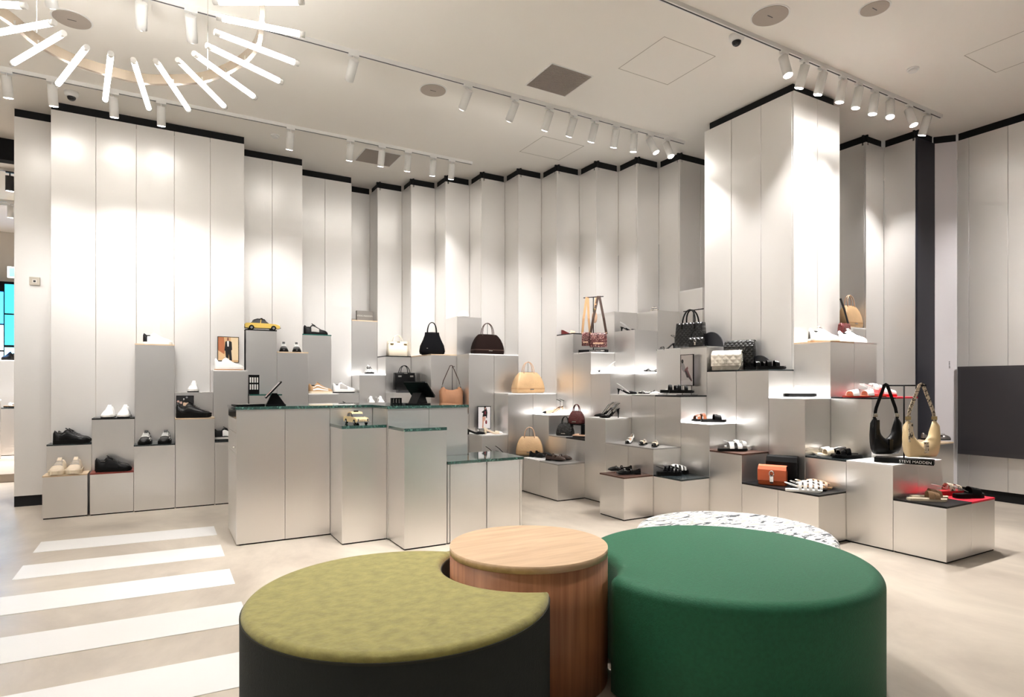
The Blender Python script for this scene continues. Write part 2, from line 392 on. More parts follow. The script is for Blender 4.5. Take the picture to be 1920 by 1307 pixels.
CELLS = [
 (-5, 1, 6, 'black', 'tall plinth with a black top under the yellow model taxi'),
 (-4, 1, 5, 'tan', 'plinth with a pale ply top under the pair of black sneakers beside the taxi'),
 (-3, 0, 6, 'glassy', 'plinth with a thin bottle green top under the single black lace shoe'),
 (-5, 2, 3, 'glassy', 'plinth with a dark green top behind the tilted tablet on the counter'),
 (-3, 1, 3, 'white', 'plinth with a thick white top under the tan suede sneaker'),
 (-2, 0, 3, 'grey', 'plinth with a grey top under the chunky white running shoe'),
 (-2, 1, 2, 'grey', 'half hidden plinth behind the counter under the black and white trainer'),
 (-4, 2, 2, 'grey', 'half hidden plinth behind the counter in front of the tan topped one'),
 (-1, -1, 7, 'tan', 'tall plinth with a tan ledge holding the grey name block'),
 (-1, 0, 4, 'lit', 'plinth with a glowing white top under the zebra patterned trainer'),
 (-1, 1, 2, 'grey', 'half hidden plinth behind the counter under two small white trainers'),
 (0, 0, 5, 'black', 'plinth with a black top under the cream handbag'),
 (0, 1, 3, 'metal', 'plinth with a grey ledge under the boxy black handbag'),
 (0, 2, 2, 'tan', 'half hidden plinth behind the counter in front of the boxy black handbag'),
 (1, 1, 5, 'tan', 'tan topped plinth behind the black suede tote, against the pleated wall'),
 (1, 2, 5, 'tan', 'tan topped plinth directly under the black suede tote'),
 (1, 3, 2, 'grey', 'half hidden plinth behind the counter under the tan hobo bag'),
 (2, 2, 7, 'metal', 'tall plinth with a bare metal top under the white cap'),
 (2, 3, 5, 'white', 'tall plinth under the near end of the dark brown bowling bag'),
 (3, 3, 5, 'white', 'tall plinth under the far end of the dark brown bowling bag'),
 (2, 4, 1, 'white', 'low plinth with a white top under the framed photo of a walking figure'),
 (2, 5, 0, 'grey', 'lowest plinth beside the end of the counter, mostly hidden by it'),
 (3, 4, 3, 'white', 'plinth with a white top under the upper tan bowling bag'),
 (4, 4, 3, 'terrazzo', 'plinth with a speckled top beside the upper tan bowling bag'),
 (3, 5, 0, 'slate', 'lowest plinth under the lower tan bowling bag'),
 (3, 6, 0, 'terrazzo', 'lowest plinth with a speckled top under the black loafers'),
 (3, 7, 0, 'grey', 'lowest plinth with a grey edge under the brown patterned flats'),
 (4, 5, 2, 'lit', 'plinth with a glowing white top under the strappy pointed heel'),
 (4, 6, 1, 'grey', 'plinth with a grey edge under the small black crocodile bag'),
 (4, 7, 1, 'black', 'plinth with a black top under the maroon crocodile bag riser'),
 (4, 8, 2, 'white', 'plinth with a white top under the pair of black slingback heels'),
 (4, 9, 1, 'grey', 'plinth with a black and grey top under the first cap toe slingback'),
 (4, 10, 1, 'grey', 'plinth with a black and grey top under the two nearer cap toe slingbacks'),
 (3, 10, 0, 'brown', 'low plinth with a brown top under the black strappy ballet flats'),
 (4, 11, 0, 'slate', 'low plinth with a slate top under the black and white fisherman sandals'),
 (5, 5, 6, 'black', 'tall plinth with a black top under the maroon wedge mule'),
 (5, 6, 5, 'terrazzo', 'tall plinth with a speckled top under the leopard bag stand'),
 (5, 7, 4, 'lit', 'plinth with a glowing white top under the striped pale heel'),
 (5, 8, 3, 'terrazzo', 'plinth with a speckled top under the black slingback kitten heel'),
 (5, 9, 3, 'grey', 'plinth with a grey top under the white low mule'),
 (5, 10, 3, 'black', 'plinth with a black top under the framed photo of a seated figure'),
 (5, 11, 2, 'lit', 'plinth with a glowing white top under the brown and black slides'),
 (5, 12, 1, 'brown', 'plinth with a brown top under the chunky white sandals'),
 (5, 13, 0, 'black', 'low plinth with a black top under the orange flap bag'),
 (5, 14, 0, 'black', 'low plinth with a black top under the white woven sandals'),
 (6, 6, 7, 'metal', 'tallest bare topped plinth behind the leopard bags'),
 (6, 7, 6, 'metal', 'tall bare topped plinth under the black and white pump'),
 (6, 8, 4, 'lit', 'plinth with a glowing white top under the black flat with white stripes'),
 (6, 9, 5, 'terrazzo', 'tall plinth with a speckled top under the strappy black heel'),
 (6, 10, 5, 'grey', 'tall plinth with a grey top under the black quilted tote'),
 (6, 11, 4, 'black', 'plinth with a black top under the cream quilted bag'),
 (6, 12, 4, 'slate', 'plinth with a slate top under the black buckled sandals'),
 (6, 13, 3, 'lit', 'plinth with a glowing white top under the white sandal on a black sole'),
 (6, 14, 1, 'slate', 'plinth with a slate top under the white and black crossed sandals'),
 (6, 15, 1, 'white', 'plinth with a white ply edged top under the hobo bag stand'),
 (6, 16, 0, 'black', 'foremost low plinth with a black top under the bronze slides'),
 (7, 16, 0, 'red', 'foremost low plinth with a red top under the red soled sandals'),
 (7, 15, 1, 'white', 'white topped plinth between the hobo bag stand and the red board'),
 (7, 7, 7, 'metal', 'tallest bare topped plinth under the small white model car'),
 (7, 8, 5, 'grey', 'tall plinth hidden behind the strappy black heel'),
 (7, 9, 5, 'grey', 'tall plinth hidden behind the black quilted tote'),
 (8, 8, 8, 'white', 'highest white topped plinth wedged beside the column'),
 (7, 13, 5, 'tan', 'tall plinth with a ply top at the column foot under the gum soled sneakers'),
 (8, 13, 5, 'white', 'tall plinth with a white top at the column foot under the white and black trainer'),
 (7, 14, 3, 'black', 'plinth with a black top under the red and white slides'),
 (8, 14, 3, 'red', 'plinth with a red top under the white bow sandals'),
 (9, 14, 1, 'white', 'low dark plinth with a white top behind the hobo bags'),
 (11, 11, 6, 'white', 'tall plinth in the recess under the far tan handbag'),
 (12, 13, 1, 'tan', 'low plinth in the recess under the metallic shoes'),
]
for c in CELLS: cell(*c)
unit(xl(10), xl(12) - .02, yl(12) - .02, yl(11) - .38, lv(4), 'tan', 'narrow plinth in the recess below the far tan handbag')
# by the sneaker wall
LX = [-1.0, -.628, -.252, .118, .492, .855]
YF, YM = 7.29, 7.56
unit(LX[0], LX[1] - .012, 7.31, YM, .42, 'tan', 'low plinth with a ply top under the beige chunky sneakers')
unit(LX[1] + .006, LX[2], 7.30, YM, .42, 'oxblood', 'low plinth with an oxblood top under the black sneakers')
unit(LX[2], LX[3], YF, YM, .682, 'slate', 'plinth with a slate top under the black and white striped sneakers')
unit(LX[3], LX[4], YF, YM, .945, 'tan', 'plinth with a ply top under the large glossy black sneaker')
unit(LX[4], LX[5], YF, YM, .688, 'slate', 'plinth with a slate top beside the counter drawers')
unit(LX[0], LX[1], YM, YT, .70, 'slate', 'plinth with a slate top under the black runners by the end panel')
unit(LX[1], LX[2], YM, YT, .952, 'black', 'plinth with a black top under the pair of white sneakers')
unit(LX[2], LX[3], YM, YT, 1.735, 'tan', 'tallest plinth of the sneaker wall with a pale ply top')
unit(LX[3], LX[4], YM, YT, 1.215, 'metal', 'bare topped plinth under the single white sneaker seen from the front')
unit(LX[4], LX[5], YM, YT, 1.465, 'white', 'plinth with a white top under the gum soled white sneaker')

# ------------------------------------------------------------------ cash desk
MIRROR = mat('polished_steel', (.62, .58, .54), rough=.12, metal=.95)
def desk_unit(x0, x1, y0, y1, z, label, **k): return unit(x0, x1, y0, y1, z, 'green', label, bt=.024, **k)
t = thing('cash_desk', 'long brushed metal cash desk with a green terrazzo top and side drawers', 'counter', (0, 0, 0))
bx = .516
for a, b in ((.516, .888), (.888, 1.258), (1.258, 1.632)):
    MB().cbox(a + .0012, b - .0012, 5.345, 5.365, .012, 1.096, .0015).build('front_panel', METAL, t)
for a, b in ((1.632, 2.003), (2.003, 2.375)):
    MB().cbox(a + .0012, b - .0012, 4.93, 4.95, .012, 1.096, .0015).build('front_panel', METAL, t)
MB().cbox(1.632, 1.652, 4.952, 5.343, .012, 1.096, .0015).build('side_panel', METAL, t)
MB().box(.54, 2.36, 5.37, 6.0, .012, 1.094).box(1.66, 2.36, 4.955, 5.37, .012, 1.094).build('carcass', METAL, t)
MB().cbox(2.36, 2.375, 4.952, 6.03, .012, 1.096, .0015).build('side_panel', METAL, t)
MB().box(.54, 2.35, 5.36, 6.0, 0, .012).build('base', VOID, t)
MB().prism([(.508, 5.337), (1.624, 5.337), (1.624, 4.922), (2.383, 4.922), (2.383, 6.035), (.508, 6.035)], 1.096, 1.12).build('worktop', GREEN_ST, t)
for z0, z1, m in ((.012, .735, METAL), (.740, .905, METAL), (.910, 1.02, METAL), (1.025, 1.094, MIRROR)):
    d = MB().cbox(.516, .536, 5.37, 6.02, z0, z1, .0015).build('drawer' if z0 > .5 else 'cupboard_door', m, t)
    if z0 == .740: MB().cyl((.516, 5.43, .79), (.500, 5.43, .79), .008).build('knob', CHROME, d)
desk_unit(1.258, 1.632, 4.95, 5.343, .964, 'free standing metal pillar with a green top under the small taxi beside the cash desk')
desk_unit(1.640, 2.003, 4.545, 4.928, .955, 'foremost metal pillar with an empty green top beside the cash desk')
t = thing('low_cabinet', 'low two door metal cabinet with a green terrazzo top at the desk end', 'cabinet', (0, 0, 0))
MB().cbox(2.010, 2.03, 4.55, 4.92, .012, .65).build('side_panel', METAL, t)
for a, b in ((2.033, 2.365), (2.371, 2.690)): MB().cbox(a, b, 4.545, 4.565, .012, .65).build('door', METAL, t)
MB().cbox(2.695, 2.715, 4.55, 5.05, .012, .65).build('side_panel', METAL, t)
MB().box(2.035, 2.69, 4.57, 4.915, .012, .648).box(2.39, 2.69, 4.915, 5.05, .012, .648).build('carcass', METAL, t)
MB().box(2.04, 2.69, 4.56, 5.04, 0, .012).build('base', VOID, t)
MB().prism([(2.008, 4.535), (2.725, 4.535), (2.725, 5.06), (2.389, 5.06), (2.389, 4.918), (2.008, 4.918)], .651, .674).build('top_board', GREEN_ST, t)

# ------------------------------------------------------------------ seating group
def blend_disc(c, r, cut=None, n=128):
    """outline of a round seat, bitten into by the circles in cut"""
    P = []
    for k in range(n):
        a = 2 * PI * k / n; p = Vector((c[0] + r * math.cos(a), c[1] + r * math.sin(a)))
        for q, qr in (cut or []):
            d = p - Vector(q)
            if d.length < qr:
                # slide the point along the line to the seat's centre until it leaves the bite
                dirv = (Vector(c) - Vector(q)).normalized()
                perp = d - dirv * d.dot(dirv)
                p = Vector(q) + perp + dirv * math.sqrt(max(qr * qr - perp.length_squared, 0))
        P.append(p)
    return P
def cushion(P, z0, z1, bev, m=None, levels=5):
    cx = sum(p.x for p in P) / len(P); cy = sum(p.y for p in P) / len(P); n = len(P)
    def inset(d):
        R = []
        for i in range(n):
            t = (P[(i + 1) % n] - P[i - 1]).normalized(); nn = Vector((-t.y, t.x))
            R.append(P[i] + nn * d)
        return R
    rings = [[(p.x, p.y, z0) for p in inset(.012)], [(p.x, p.y, z0 + .012) for p in P], [(p.x, p.y, (z0 + z1) / 2) for p in P]]
    for k in range(levels + 1):
        a = PI / 2 * k / levels
        rings.append([(p.x, p.y, z1 - bev + bev * math.sin(a)) for p in inset(bev * (1 - math.cos(a)))])
    return MB().rings(rings)
OLIVE = mat('olive_velvet', (.40, .36, .115), rough=.85, noise=.28, nscale=22, bump=.25, bscale=60, sheen=.25)
EMER = mat('emerald_felt', (.014, .145, .068), rough=.7, noise=.15, nscale=60, bump=.2, bscale=140, sheen=.06)
MARB = spotted('white_speckled_fabric', (.86, .86, .85), (.05, .06, .07), 13, .425, .56, rough=.6, chip2=(.52, .53, .49), stretch=(.8, 2.6, 2.0))
OAKT = wood_material('oak_top', (.60, .40, .24), (.74, .53, .34), scale=(1.6, 16, 16))
OAKS = wood_material('oak_side', (.28, .105, .045), (.44, .19, .085), scale=(18, 18, .8))
wc_ = ld(.075, 2.757); oc_ = ld(-.431, 2.375); gc_ = ld(.992, 2.852); mc_ = ld(1.48, 4.079)
P = blend_disc(oc_, .575, [(wc_, .395)])
t = thing('ottoman', 'olive velvet crescent ottoman hugging the round wooden side table', 'ottoman', (*oc_, 0), group='nesting ottomans')
M = Matrix.Translation((-oc_[0], -oc_[1], 0))
cushion(P, .0, .5, .026).xf(M).build('seat', OLIVE, t)
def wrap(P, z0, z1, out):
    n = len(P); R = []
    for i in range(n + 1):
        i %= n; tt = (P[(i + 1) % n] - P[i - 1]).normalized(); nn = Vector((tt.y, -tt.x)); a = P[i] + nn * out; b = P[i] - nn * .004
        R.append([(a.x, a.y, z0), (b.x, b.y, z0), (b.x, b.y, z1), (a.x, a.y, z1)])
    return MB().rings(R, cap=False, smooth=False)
wrap(P, .004, .468, .003).xf(M).build('side_band', mat('dark_side_band', (.018, .022, .020), rough=.9, bump=.2, bscale=120), t)  # near-black band around the side, darker than the olive seat top
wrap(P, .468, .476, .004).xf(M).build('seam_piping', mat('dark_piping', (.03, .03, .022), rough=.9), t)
P = blend_disc(gc_, .65, [(wc_, .395)])
t = thing('ottoman', 'large round emerald green felt ottoman', 'ottoman', (*gc_, 0), group='nesting ottomans')
M = Matrix.Translation((-gc_[0], -gc_[1], 0))
cushion(P, .0, .5, .045, levels=7).xf(M).build('seat', EMER, t)
t = thing('ottoman', 'low round ottoman in white speckled fabric behind the green one', 'ottoman', (*mc_, 0), group='nesting ottomans')
cushion(blend_disc((0, 0), .634), .0, .33, .05, levels=7).build('seat', MARB, t)
t = thing('side_table', 'round oak drum side table between the olive and green ottomans', 'table', (*wc_, 0))
MB().disc((0, 0), .355, .55, .58, 72).build('table_top', OAKT, t)
MB().disc((0, 0), .3545, .0, .55, 72).build('drum', OAKS, t)

# ------------------------------------------------------------------ ceiling fittings
RAILS = []
def rail(Y, xa, xb, label):
    t = thing('lighting_track', label, 'light track', ((xa + xb) / 2, Y, ZCEIL))
    h = (xb - xa) / 2
    MB().box(-h, h, -.018, .018, -.034, 0).build('housing', WHITEM, t)
    MB().box(-h + .01, h - .01, -.006, .006, -.0355, -.034).build('slot', DARKM, t)
    return t
rail(7.22, -6.0, 3.54, 'white lighting track over the sneaker wall')
rail(5.33, -6.0, 5.46, 'white lighting track over the cash desk')
rail(3.42, -6.0, 7.35, 'white lighting track that ends by the column')
rail(.8, -6.0, 7.35, 'added unseen lighting track for the side wall fill spots')  # added out of view to carry the right wall's fill spots
rail(-2.0, -6.0, 7.35, 'white lighting track at the shop entrance')
GLOW = mat('lamp_lens', (1.0, .96, .90), rough=.3, emit=14)
def track_spot(X, Y, aim, label, power=SPOT_W, angle=50, blend=1.0, drop=.075, L=.19, r=.040, housing=None):
    top = Vector((X, Y, ZCEIL - .034)); d = (Vector(aim) - (top + Vector((0, 0, -drop)))).normalized()
    t = thing('track_spot', label, 'spotlight', tuple(top), group='track spotlights')
    hm = housing or WHITEM
    MB().box(-.045, .045, -.016, .016, -.020, 0).build('adaptor', hm, t)
    MB().cyl((0, 0, -.02), (0, 0, -drop - .01), .008, n=8).build('stem', hm, t)
    p0 = Vector((0, 0, -drop)) - d * .03; p1 = p0 + d * L
    MB().cyl(p0, p1, r, n=18).build('barrel', hm, t)
    MB().cyl(p1 + d * .0005, p1 + d * .003, r * .82, n=18).build('lens', GLOW, t)
    li = bpy.data.lights.new('beam', 'SPOT'); li.energy = power; li.spot_size = math.radians(angle); li.spot_blend = blend
    li.shadow_soft_size = .03; li.color = (1.0, .965, .935)
    lo = bpy.data.objects.new('beam', li); COL.objects.link(lo); lo.parent = t
    lo.location = p1 + d * .012; lo.rotation_euler = d.to_track_quat('-Z', 'Y').to_euler()
    return t
ordn = ['first', 'second', 'third', 'fourth', 'fifth', 'sixth', 'seventh', 'eighth', 'ninth', 'tenth', 'eleventh', 'twelfth']
# over the sneaker wall
for k, (px, ax) in enumerate([(12, -1.1), (98, -.8), (213, -.35), (302, .05), (545, 1.2), (657, 2.0), (716, 2.4), (765, 2.9), (812, 3.3), (847, 3.6)]):
    X = at_y(px, 7.22)[0]
    track_spot(X, 7.22, (ax, 8.0 if k < 4 else 8.5, 1.2), ordn[k] + ' white spotlight along the track over the sneaker wall', SPOT_W * (.36 if k < 4 else .42))
# over the desk
AIM2 = [(265, (-.2, 7.8, 1.9)), (358, (.5, 7.8, 1.9)), (663, (1.3, 8.0, 1.9)), (877, (2.4, 8.2, 1.4)), (965, (3.1, 8.2, 1.5)), (1030, (3.6, 7.6, 1.2)), (1075, (4.0, 7.3, 1.5)),
        (1115, (4.3, 7.0, 1.2)), (1155, (4.8, 6.6, 1.6)), (1189, (5.0, 6.0, 1.2)), (1219, (5.29, 4.7, 2.6)), (1250, (5.29, 4.4, 1.9))]
for k, (px, aim) in enumerate(AIM2):
    track_spot(at_y(px, 5.33)[0], 5.33, aim, ordn[k] + ' white spotlight along the track over the cash desk', SPOT_W * (.36 if k < 3 else .45 if k < 5 else .55 if k < 10 else .95), 50 if k < 3 else 62)
for k, (X, aim) in enumerate(((-1.6, (-.9, 7.8, 1.8)), (-.7, (-.4, 7.8, 1.8)))):
    track_spot(X, 5.33, aim, ordn[k] + ' white spotlight under the ring lamp on the desk track', SPOT_W * .36)
AIM1 = [(1470, (4.5, 2.2, .0)), (1508, (5.0, 4.6, .8)), (1542, (5.1, 4.2, 1.2)), (1580, (5.45, 3.9, 1.5)), (1610, (5.6, 3.8, 1.6)), (1640, (5.9, 3.7, 1.4)),
        (1669, (5.2, 2.8, .5)), (1705, (6.6, 2.2, .0)), (1738, (7.2, 4.2, 2.0))]
for k, (px, aim) in enumerate(AIM1):
    track_spot(at_y(px, 3.42)[0], 3.42, aim, ordn[k] + ' white spotlight along the track beside the column', SPOT_W * (1.9 if k == 0 else 1.0), 80 if k == 0 else 60)
for k, (X, Y, tx, ty) in enumerate(((.1, 3.42, .3, 5.2), (1.0, 3.42, 1.2, 5.0), (1.7, 3.42, 1.9, 4.8), (2.25, 3.42, 2.5, 4.6))):  # unseen spots added to light the desk front
    track_spot(X, Y, (tx, ty, .7), ordn[k] + ' added unseen spotlight brightening the cash desk front', SPOT_W)
for k, (X, Y) in enumerate(((-3.6, 3.42), (1.35, 3.42), (2.0, 3.42), (-3.4, 5.33))):  # unseen floods added as fill for floor and ottoman tops
    track_spot(X, Y, (X + (.1 if X > 0 else 0), Y - (.6 if Y < 4 else 0), 0), ordn[k] + ' added unseen downward floodlight filling the open shop floor', DOWN_W * (.4, .45, .5, .4)[k], 100, 1.0)
for k, (X, aim) in enumerate(((6.6, (8.0, 2.9, 1.9)), (6.9, (8.0, 1.9, 1.9)))):  # unseen spots added to lift the right wall
    track_spot(X, .8, aim, ordn[k] + ' added unseen spotlight brightening the right side wall', SPOT_W * 1.1, 60)

SPK = mat('speaker_cloth', (.47, .41, .36), rough=.9, bump=.2, bscale=300)
for c, r, lab in (((-.629, 6.0), .13, 'round ceiling speaker inside the ring lamp outline'), ((2.34, 5.65), .125, 'round ceiling speaker above the cash desk'),
                  ((4.19, 3.174), .135, 'larger round ceiling speaker near the column track'), ((4.814, 2.705), .10, 'smaller rimmed round ceiling speaker near the column track')):
    t = thing('ceiling_speaker', lab, 'speaker', (*c, ZCEIL), group='round ceiling speakers')
    MB().disc((0, 0), r + .012, -.004, 0, 40).build('rim', WHITEM, t)
    MB().disc((0, 0), r, -.008, -.004, 40).build('grille', SPK, t)
    MB().box(-.03, .03, -.003, .003, -.0095, -.008).build('badge', DARKM, t)
VENTM = mat('vent_grey', (.24, .21, .19), rough=.8)
for (x0, y0), lab in (((3.08, 4.635), 'square louvred ceiling vent between the two tracks'), ((2.18, 7.45), 'square louvred ceiling vent near the pleated wall')):
    t = thing('air_vent', lab, 'air vent', (x0 + .237, y0 + .237, ZCEIL), group='square ceiling vents')
    MB().box(-.24, .24, -.24, .24, -.004, 0).build('frame', WHITEM, t)
    MB().box(-.225, .225, -.225, .225, -.006, -.004).build('back_plate', VENTM, t)
    m = MB()
    for k in range(26): m.box(-.225, .225, -.223 + k * .0173, -.217 + k * .0173, -.012, -.006)
    m.build('louvres', mat('vent_louvre', (.46, .41, .37), rough=.7), t)
DOME = mat('smoked_dome', (.01, .01, .012), rough=.08)
for c, lab in (((4.19, 3.50), 'white dome camera beside the column track'), ((-.79, 7.50), 'white dome camera above the sneaker wall')):
    t = thing('dome_camera', lab, 'security camera', (*c, ZCEIL), group='dome cameras')
    MB().tube([(0, 0, 0), (0, 0, -.03), (0, 0, -.05)], [.062, .062, .046], 24).build('housing', WHITEM, t)
    MB().ell((0, 0, -.052), (.038, .038, .036), 20, 10).build('dome', DOME, t)
MB_S = MB().disc((0, 0), .045, -.012, 0, 24)
for c, lab in (((1.15, 7.6), 'small white smoke detector near the sneaker wall'), ((6.05, 3.05), 'small white smoke detector beside the column track')):
    t = thing('smoke_detector', lab, 'smoke detector', (*c, ZCEIL), group='smoke detectors')
    MB().disc((0, 0), .05, -.012, 0, 24).build('base', WHITEM, t); MB().disc((0, 0), .035, -.03, -.012, 24).build('cap', WHITEM, t)

# ring lamp of glowing tubes
TUBE = mat('glowing_tube', (1.0, .985, .95), rough=.4, emit=TUBE_E)
BAND = mat('satin_brass_band', (.40, .33, .26), rough=.35, metal=1.0)
CLEAR = mat('frosted_end_cap', (.8, .78, .75), rough=.2)
ends = [((-.997, 5.938), (-.594, 5.234)), ((-.747, 6.176), (-.474, 5.366)), ((-.429, 6.318), (-.329, 5.381)), ((-.1, 6.318), (-.189, 5.403)),
        ((.21, 6.164), (-.043, 5.336)), ((.486, 5.933), (.1, 5.237)), ((.695, 5.605), (.201, 5.077)), ((.847, 5.21), (.276, 4.911)),
        ((.904, 4.846), (.314, 4.698)), ((.868, 4.424), (.311, 4.501)), ((.786, 4.039), (.283, 4.328))]
CEN = Vector((-.27, 4.72))
more = [((-1.16, 5.62), (-.63, 5.11)), ((-1.33, 5.24), (-.76, 4.98)), ((-1.40, 4.80), (-.80, 4.74)), ((-1.36, 4.36), (-.80, 4.50)), ((-1.22, 3.98), (-.74, 4.27)),
        ((-.98, 3.68), (-.62, 4.10)), ((-.66, 3.5), (-.46, 4.0)), ((-.27, 3.44), (-.27, 3.97)), ((.12, 3.5), (-.07, 4.0)), ((.48, 3.70), (.12, 4.12))]
RS = .816                      # hangs at 3.3 m
CEN = CEN * RS; ends = [(Vector(a) * RS, Vector(b) * RS) for a, b in ends]; more = [(Vector(a) * RS, Vector(b) * RS) for a, b in more]
t = thing('ring_lamp', 'large ring chandelier with glowing white tubes set across a satin metal band', 'chandelier', (CEN.x, CEN.y, 3.30))
allt = ends + list(reversed(more))
mids = [(Vector(a) + Vector(b)) / 2 for a, b in allt]
n = len(mids); curve = []
for i in range(n):
    p0, p1, p2, p3 = mids[i - 1], mids[i], mids[(i + 1) % n], mids[(i + 2) % n]
    for s_ in range(6):
        u = s_ / 6
        curve.append(.5 * ((2 * p1) + (p2 - p0) * u + (2 * p0 - 5 * p1 + 4 * p2 - p3) * u * u + (3 * p1 - p0 - 3 * p2 + p3) * u ** 3))
m = MB(); N = len(curve); R = []
for i, p in enumerate(curve):
    tt = (curve[(i + 1) % N] - curve[i - 1]).normalized(); nn = Vector((-tt.y, tt.x)); q = p - CEN
    a, b = q + nn * .012, q - nn * .012
    R.append([(a.x, a.y, .022), (b.x, b.y, .022), (b.x, b.y, .085), (a.x, a.y, .085)])
R.append(R[0])
m.rings(R, cap=False, smooth=False).build('band', BAND, t)
for a, b in allt:
    a = Vector((*a, 0)) - Vector((*CEN, 0)); b = Vector((*b, 0)) - Vector((*CEN, 0)); d = (a - b).normalized()
    tb = MB().cyl(b + d * .03, a - d * .03, .0165, n=14).build('glow_tube', TUBE, t)
    MB().cyl(b, b + d * .03, .0165, n=14).build('end_cap', CLEAR, tb)
    MB().cyl(a - d * .03, a, .0165, n=14).build('end_cap', CLEAR, tb)
    mid = (a + b) / 2
    MB().box(mid.x - .014, mid.x + .014, mid.y - .014, mid.y + .014, .02, .05).build('clip', CHROME, tb)
for k in range(4):
    p = curve[int(N * k / 4)] - CEN
    MB().cyl((p.x, p.y, .1), (p.x, p.y, ZCEIL - 3.30), .0025, n=6).build('suspension_wire', CHROME, t)

def copy_tree(o, parent=None):
    c = o.copy(); COL.objects.link(c); c.parent = parent
    for ch in list(o.children): copy_tree(ch, c)
    return c
for x, y, lab in ((-3.4, 4.2, 'added unseen copy of the ring chandelier brightening the ceiling'),):  # second lamp added out of view for more ceiling light
    c = copy_tree(t); c.location = (x, y, 3.30); c['label'] = lab

# ------------------------------------------------------------------ wall-mounted things
t = thing('thermostat', 'small square beige thermostat on the end panel of the sneaker wall', 'thermostat', (-1.185, yl(1), 2.408))
MB().cbox(-.046, .046, -.022, 0, -.042, .042, .004).build('housing', mat('thermostat_beige', (.55, .50, .42), rough=.5), t)
MB().box(-.018, .018, -.024, -.022, -.018, .016).build('display', mat('thermostat_face', (.75, .73, .68), rough=.4), t)
MB().box(-.011, .011, -.0255, -.024, -.012, .008).build('button', DARKM, t)
t = thing('wall_screen', 'wide dark switched off screen mounted on the side wall', 'screen', (8.05, 2.75, 1.003))
MB().box(-.045, 0, -.80, .80, -.505, .505).build('frame', mat('screen_frame', (.05, .047, .052), rough=.35), t)
MB().box(-.047, -.045, -.765, .765, -.46, .475).build('glass', mat('screen_glass', (.045, .042, .048), rough=.3), t)

# ------------------------------------------------------------------ shoes
def lerp_tab(tab, t):
    for (a, va), (b, vb) in zip(tab, tab[1:]):
        if t <= b:
            u = (t - a) / (b - a) if b > a else 0
            u = u * u * (3 - 2 * u) if False else u
            return va + (vb - va) * u
    return tab[-1][1]
HALFW = [(0, .016), (.03, .027), (.10, .034), (.28, .035), (.45, .037), (.62, .044), (.76, .046), (.88, .039), (.96, .025), (1, .010)]
POINTW = [(0, .014), (.03, .024), (.10, .030), (.30, .028), (.50, .032), (.66, .038), (.78, .033), (.90, .017), (1, .003)]
H_SNK = [(0, .080), (.03, .102), (.08, .092), (.16, .076), (.24, .078), (.33, .104), (.42, .100), (.58, .074), (.74, .056), (.86, .050), (.95, .040), (1, .022)]
H_FLAT = [(0, .054), (.05, .058), (.20, .044), (.55, .040), (.66, .050), (.80, .042), (.92, .032), (1, .016)]
H_SND = [(0, .050), (.30, .062), (.45, .066), (.62, .058), (.80, .046), (1, .03)]

class Last:
    """a shoe last: point on the upper at t (heel 0 .. toe 1) and a (0 outer side .. 1 top .. 2 inner side)"""
    def __init__(s, L=.285, w=1.0, h=1.0, sole=.026, tab=H_SNK, wt=HALFW, heel=0.0, plat=0.0, drop=.60):
        s.L, s.w, s.h, s.sole, s.tab, s.wt, s.heel, s.plat, s.drop = L, w, h, sole, tab, wt, heel, plat, drop
        s.k = L / .285
    def base(s, t):
        if s.heel <= 0: return s.plat
        u = min(max((s.drop - t) / s.drop, 0), 1)
        return s.plat + s.heel * (u * u * (3 - 2 * u))
    def p(s, t, a, off=0.0):
        w = lerp_tab(s.wt, t) * s.w * s.k + off; zb = s.base(t) + s.sole * s.k
        zt = s.base(t) + max(lerp_tab(s.tab, t) * s.h * s.k, s.sole * s.k + .002) + off
        an = PI * a / 2
        y = w * math.copysign(abs(math.cos(an)) ** .62, math.cos(an)); z = zb + (zt - zb) * abs(math.sin(an)) ** .85
        y *= 1 - .22 * (z - zb) / max(zt - zb, .01) * (1 if t < .6 else .4)
        return ((t - .5) * s.L, y, z)
    def patch(s, t0, t1, a0=0.0, a1=2.0, off=0.0, nt=12, na=12, m=None):
        R = [[s.p(t0 + (t1 - t0) * i / nt, a0 + (a1 - a0) * j / na, off) for j in range(na + 1)] for i in range(nt + 1)]
        return (m or MB()).rings(R, closed=False, cap=False)
    def band(s, t0, t1, a0=0.0, a1=2.0, off=.003, th=.003, na=12, m=None):
        """strap over the foot with thickness"""
        m = m or MB(); R = []
        for j in range(na + 1):
            a = a0 + (a1 - a0) * j / na
            R.append([s.p(t0, a, off), s.p(t1, a, off), s.p(t1, a, off + th), s.p(t0, a, off + th)])
        return m.rings(R, closed=True, smooth=False)
    def outline(s, grow=0.0, n=26, t0=0.0, t1=1.0):
        A = [(s.p(t0 + (t1 - t0) * i / n, 0)[0], lerp_tab(s.wt, t0 + (t1 - t0) * i / n) * s.w * s.k + grow, t0 + (t1 - t0) * i / n) for i in range(n + 1)]
        return A
    def slab(s, z0, z1, grow=0.0, t0=0.0, t1=1.0, follow=True, m=None):
        """sole slab following the last's curve between heights z0 and z1 above its base"""
        m = m or MB(); A = s.outline(grow, t0=t0, t1=t1); R = []
        for x, w, t in A:
            b = s.base(t) if follow else 0.0
            lift = .010 * max((t - .86) / .14, 0) ** 2 if z0 < .001 else 0
            R.append([(x, w, b + z0 + lift), (x, -w, b + z0 + lift), (x, -w, b + z1), (x, w, b + z1)])
        return m.rings(R, smooth=False)

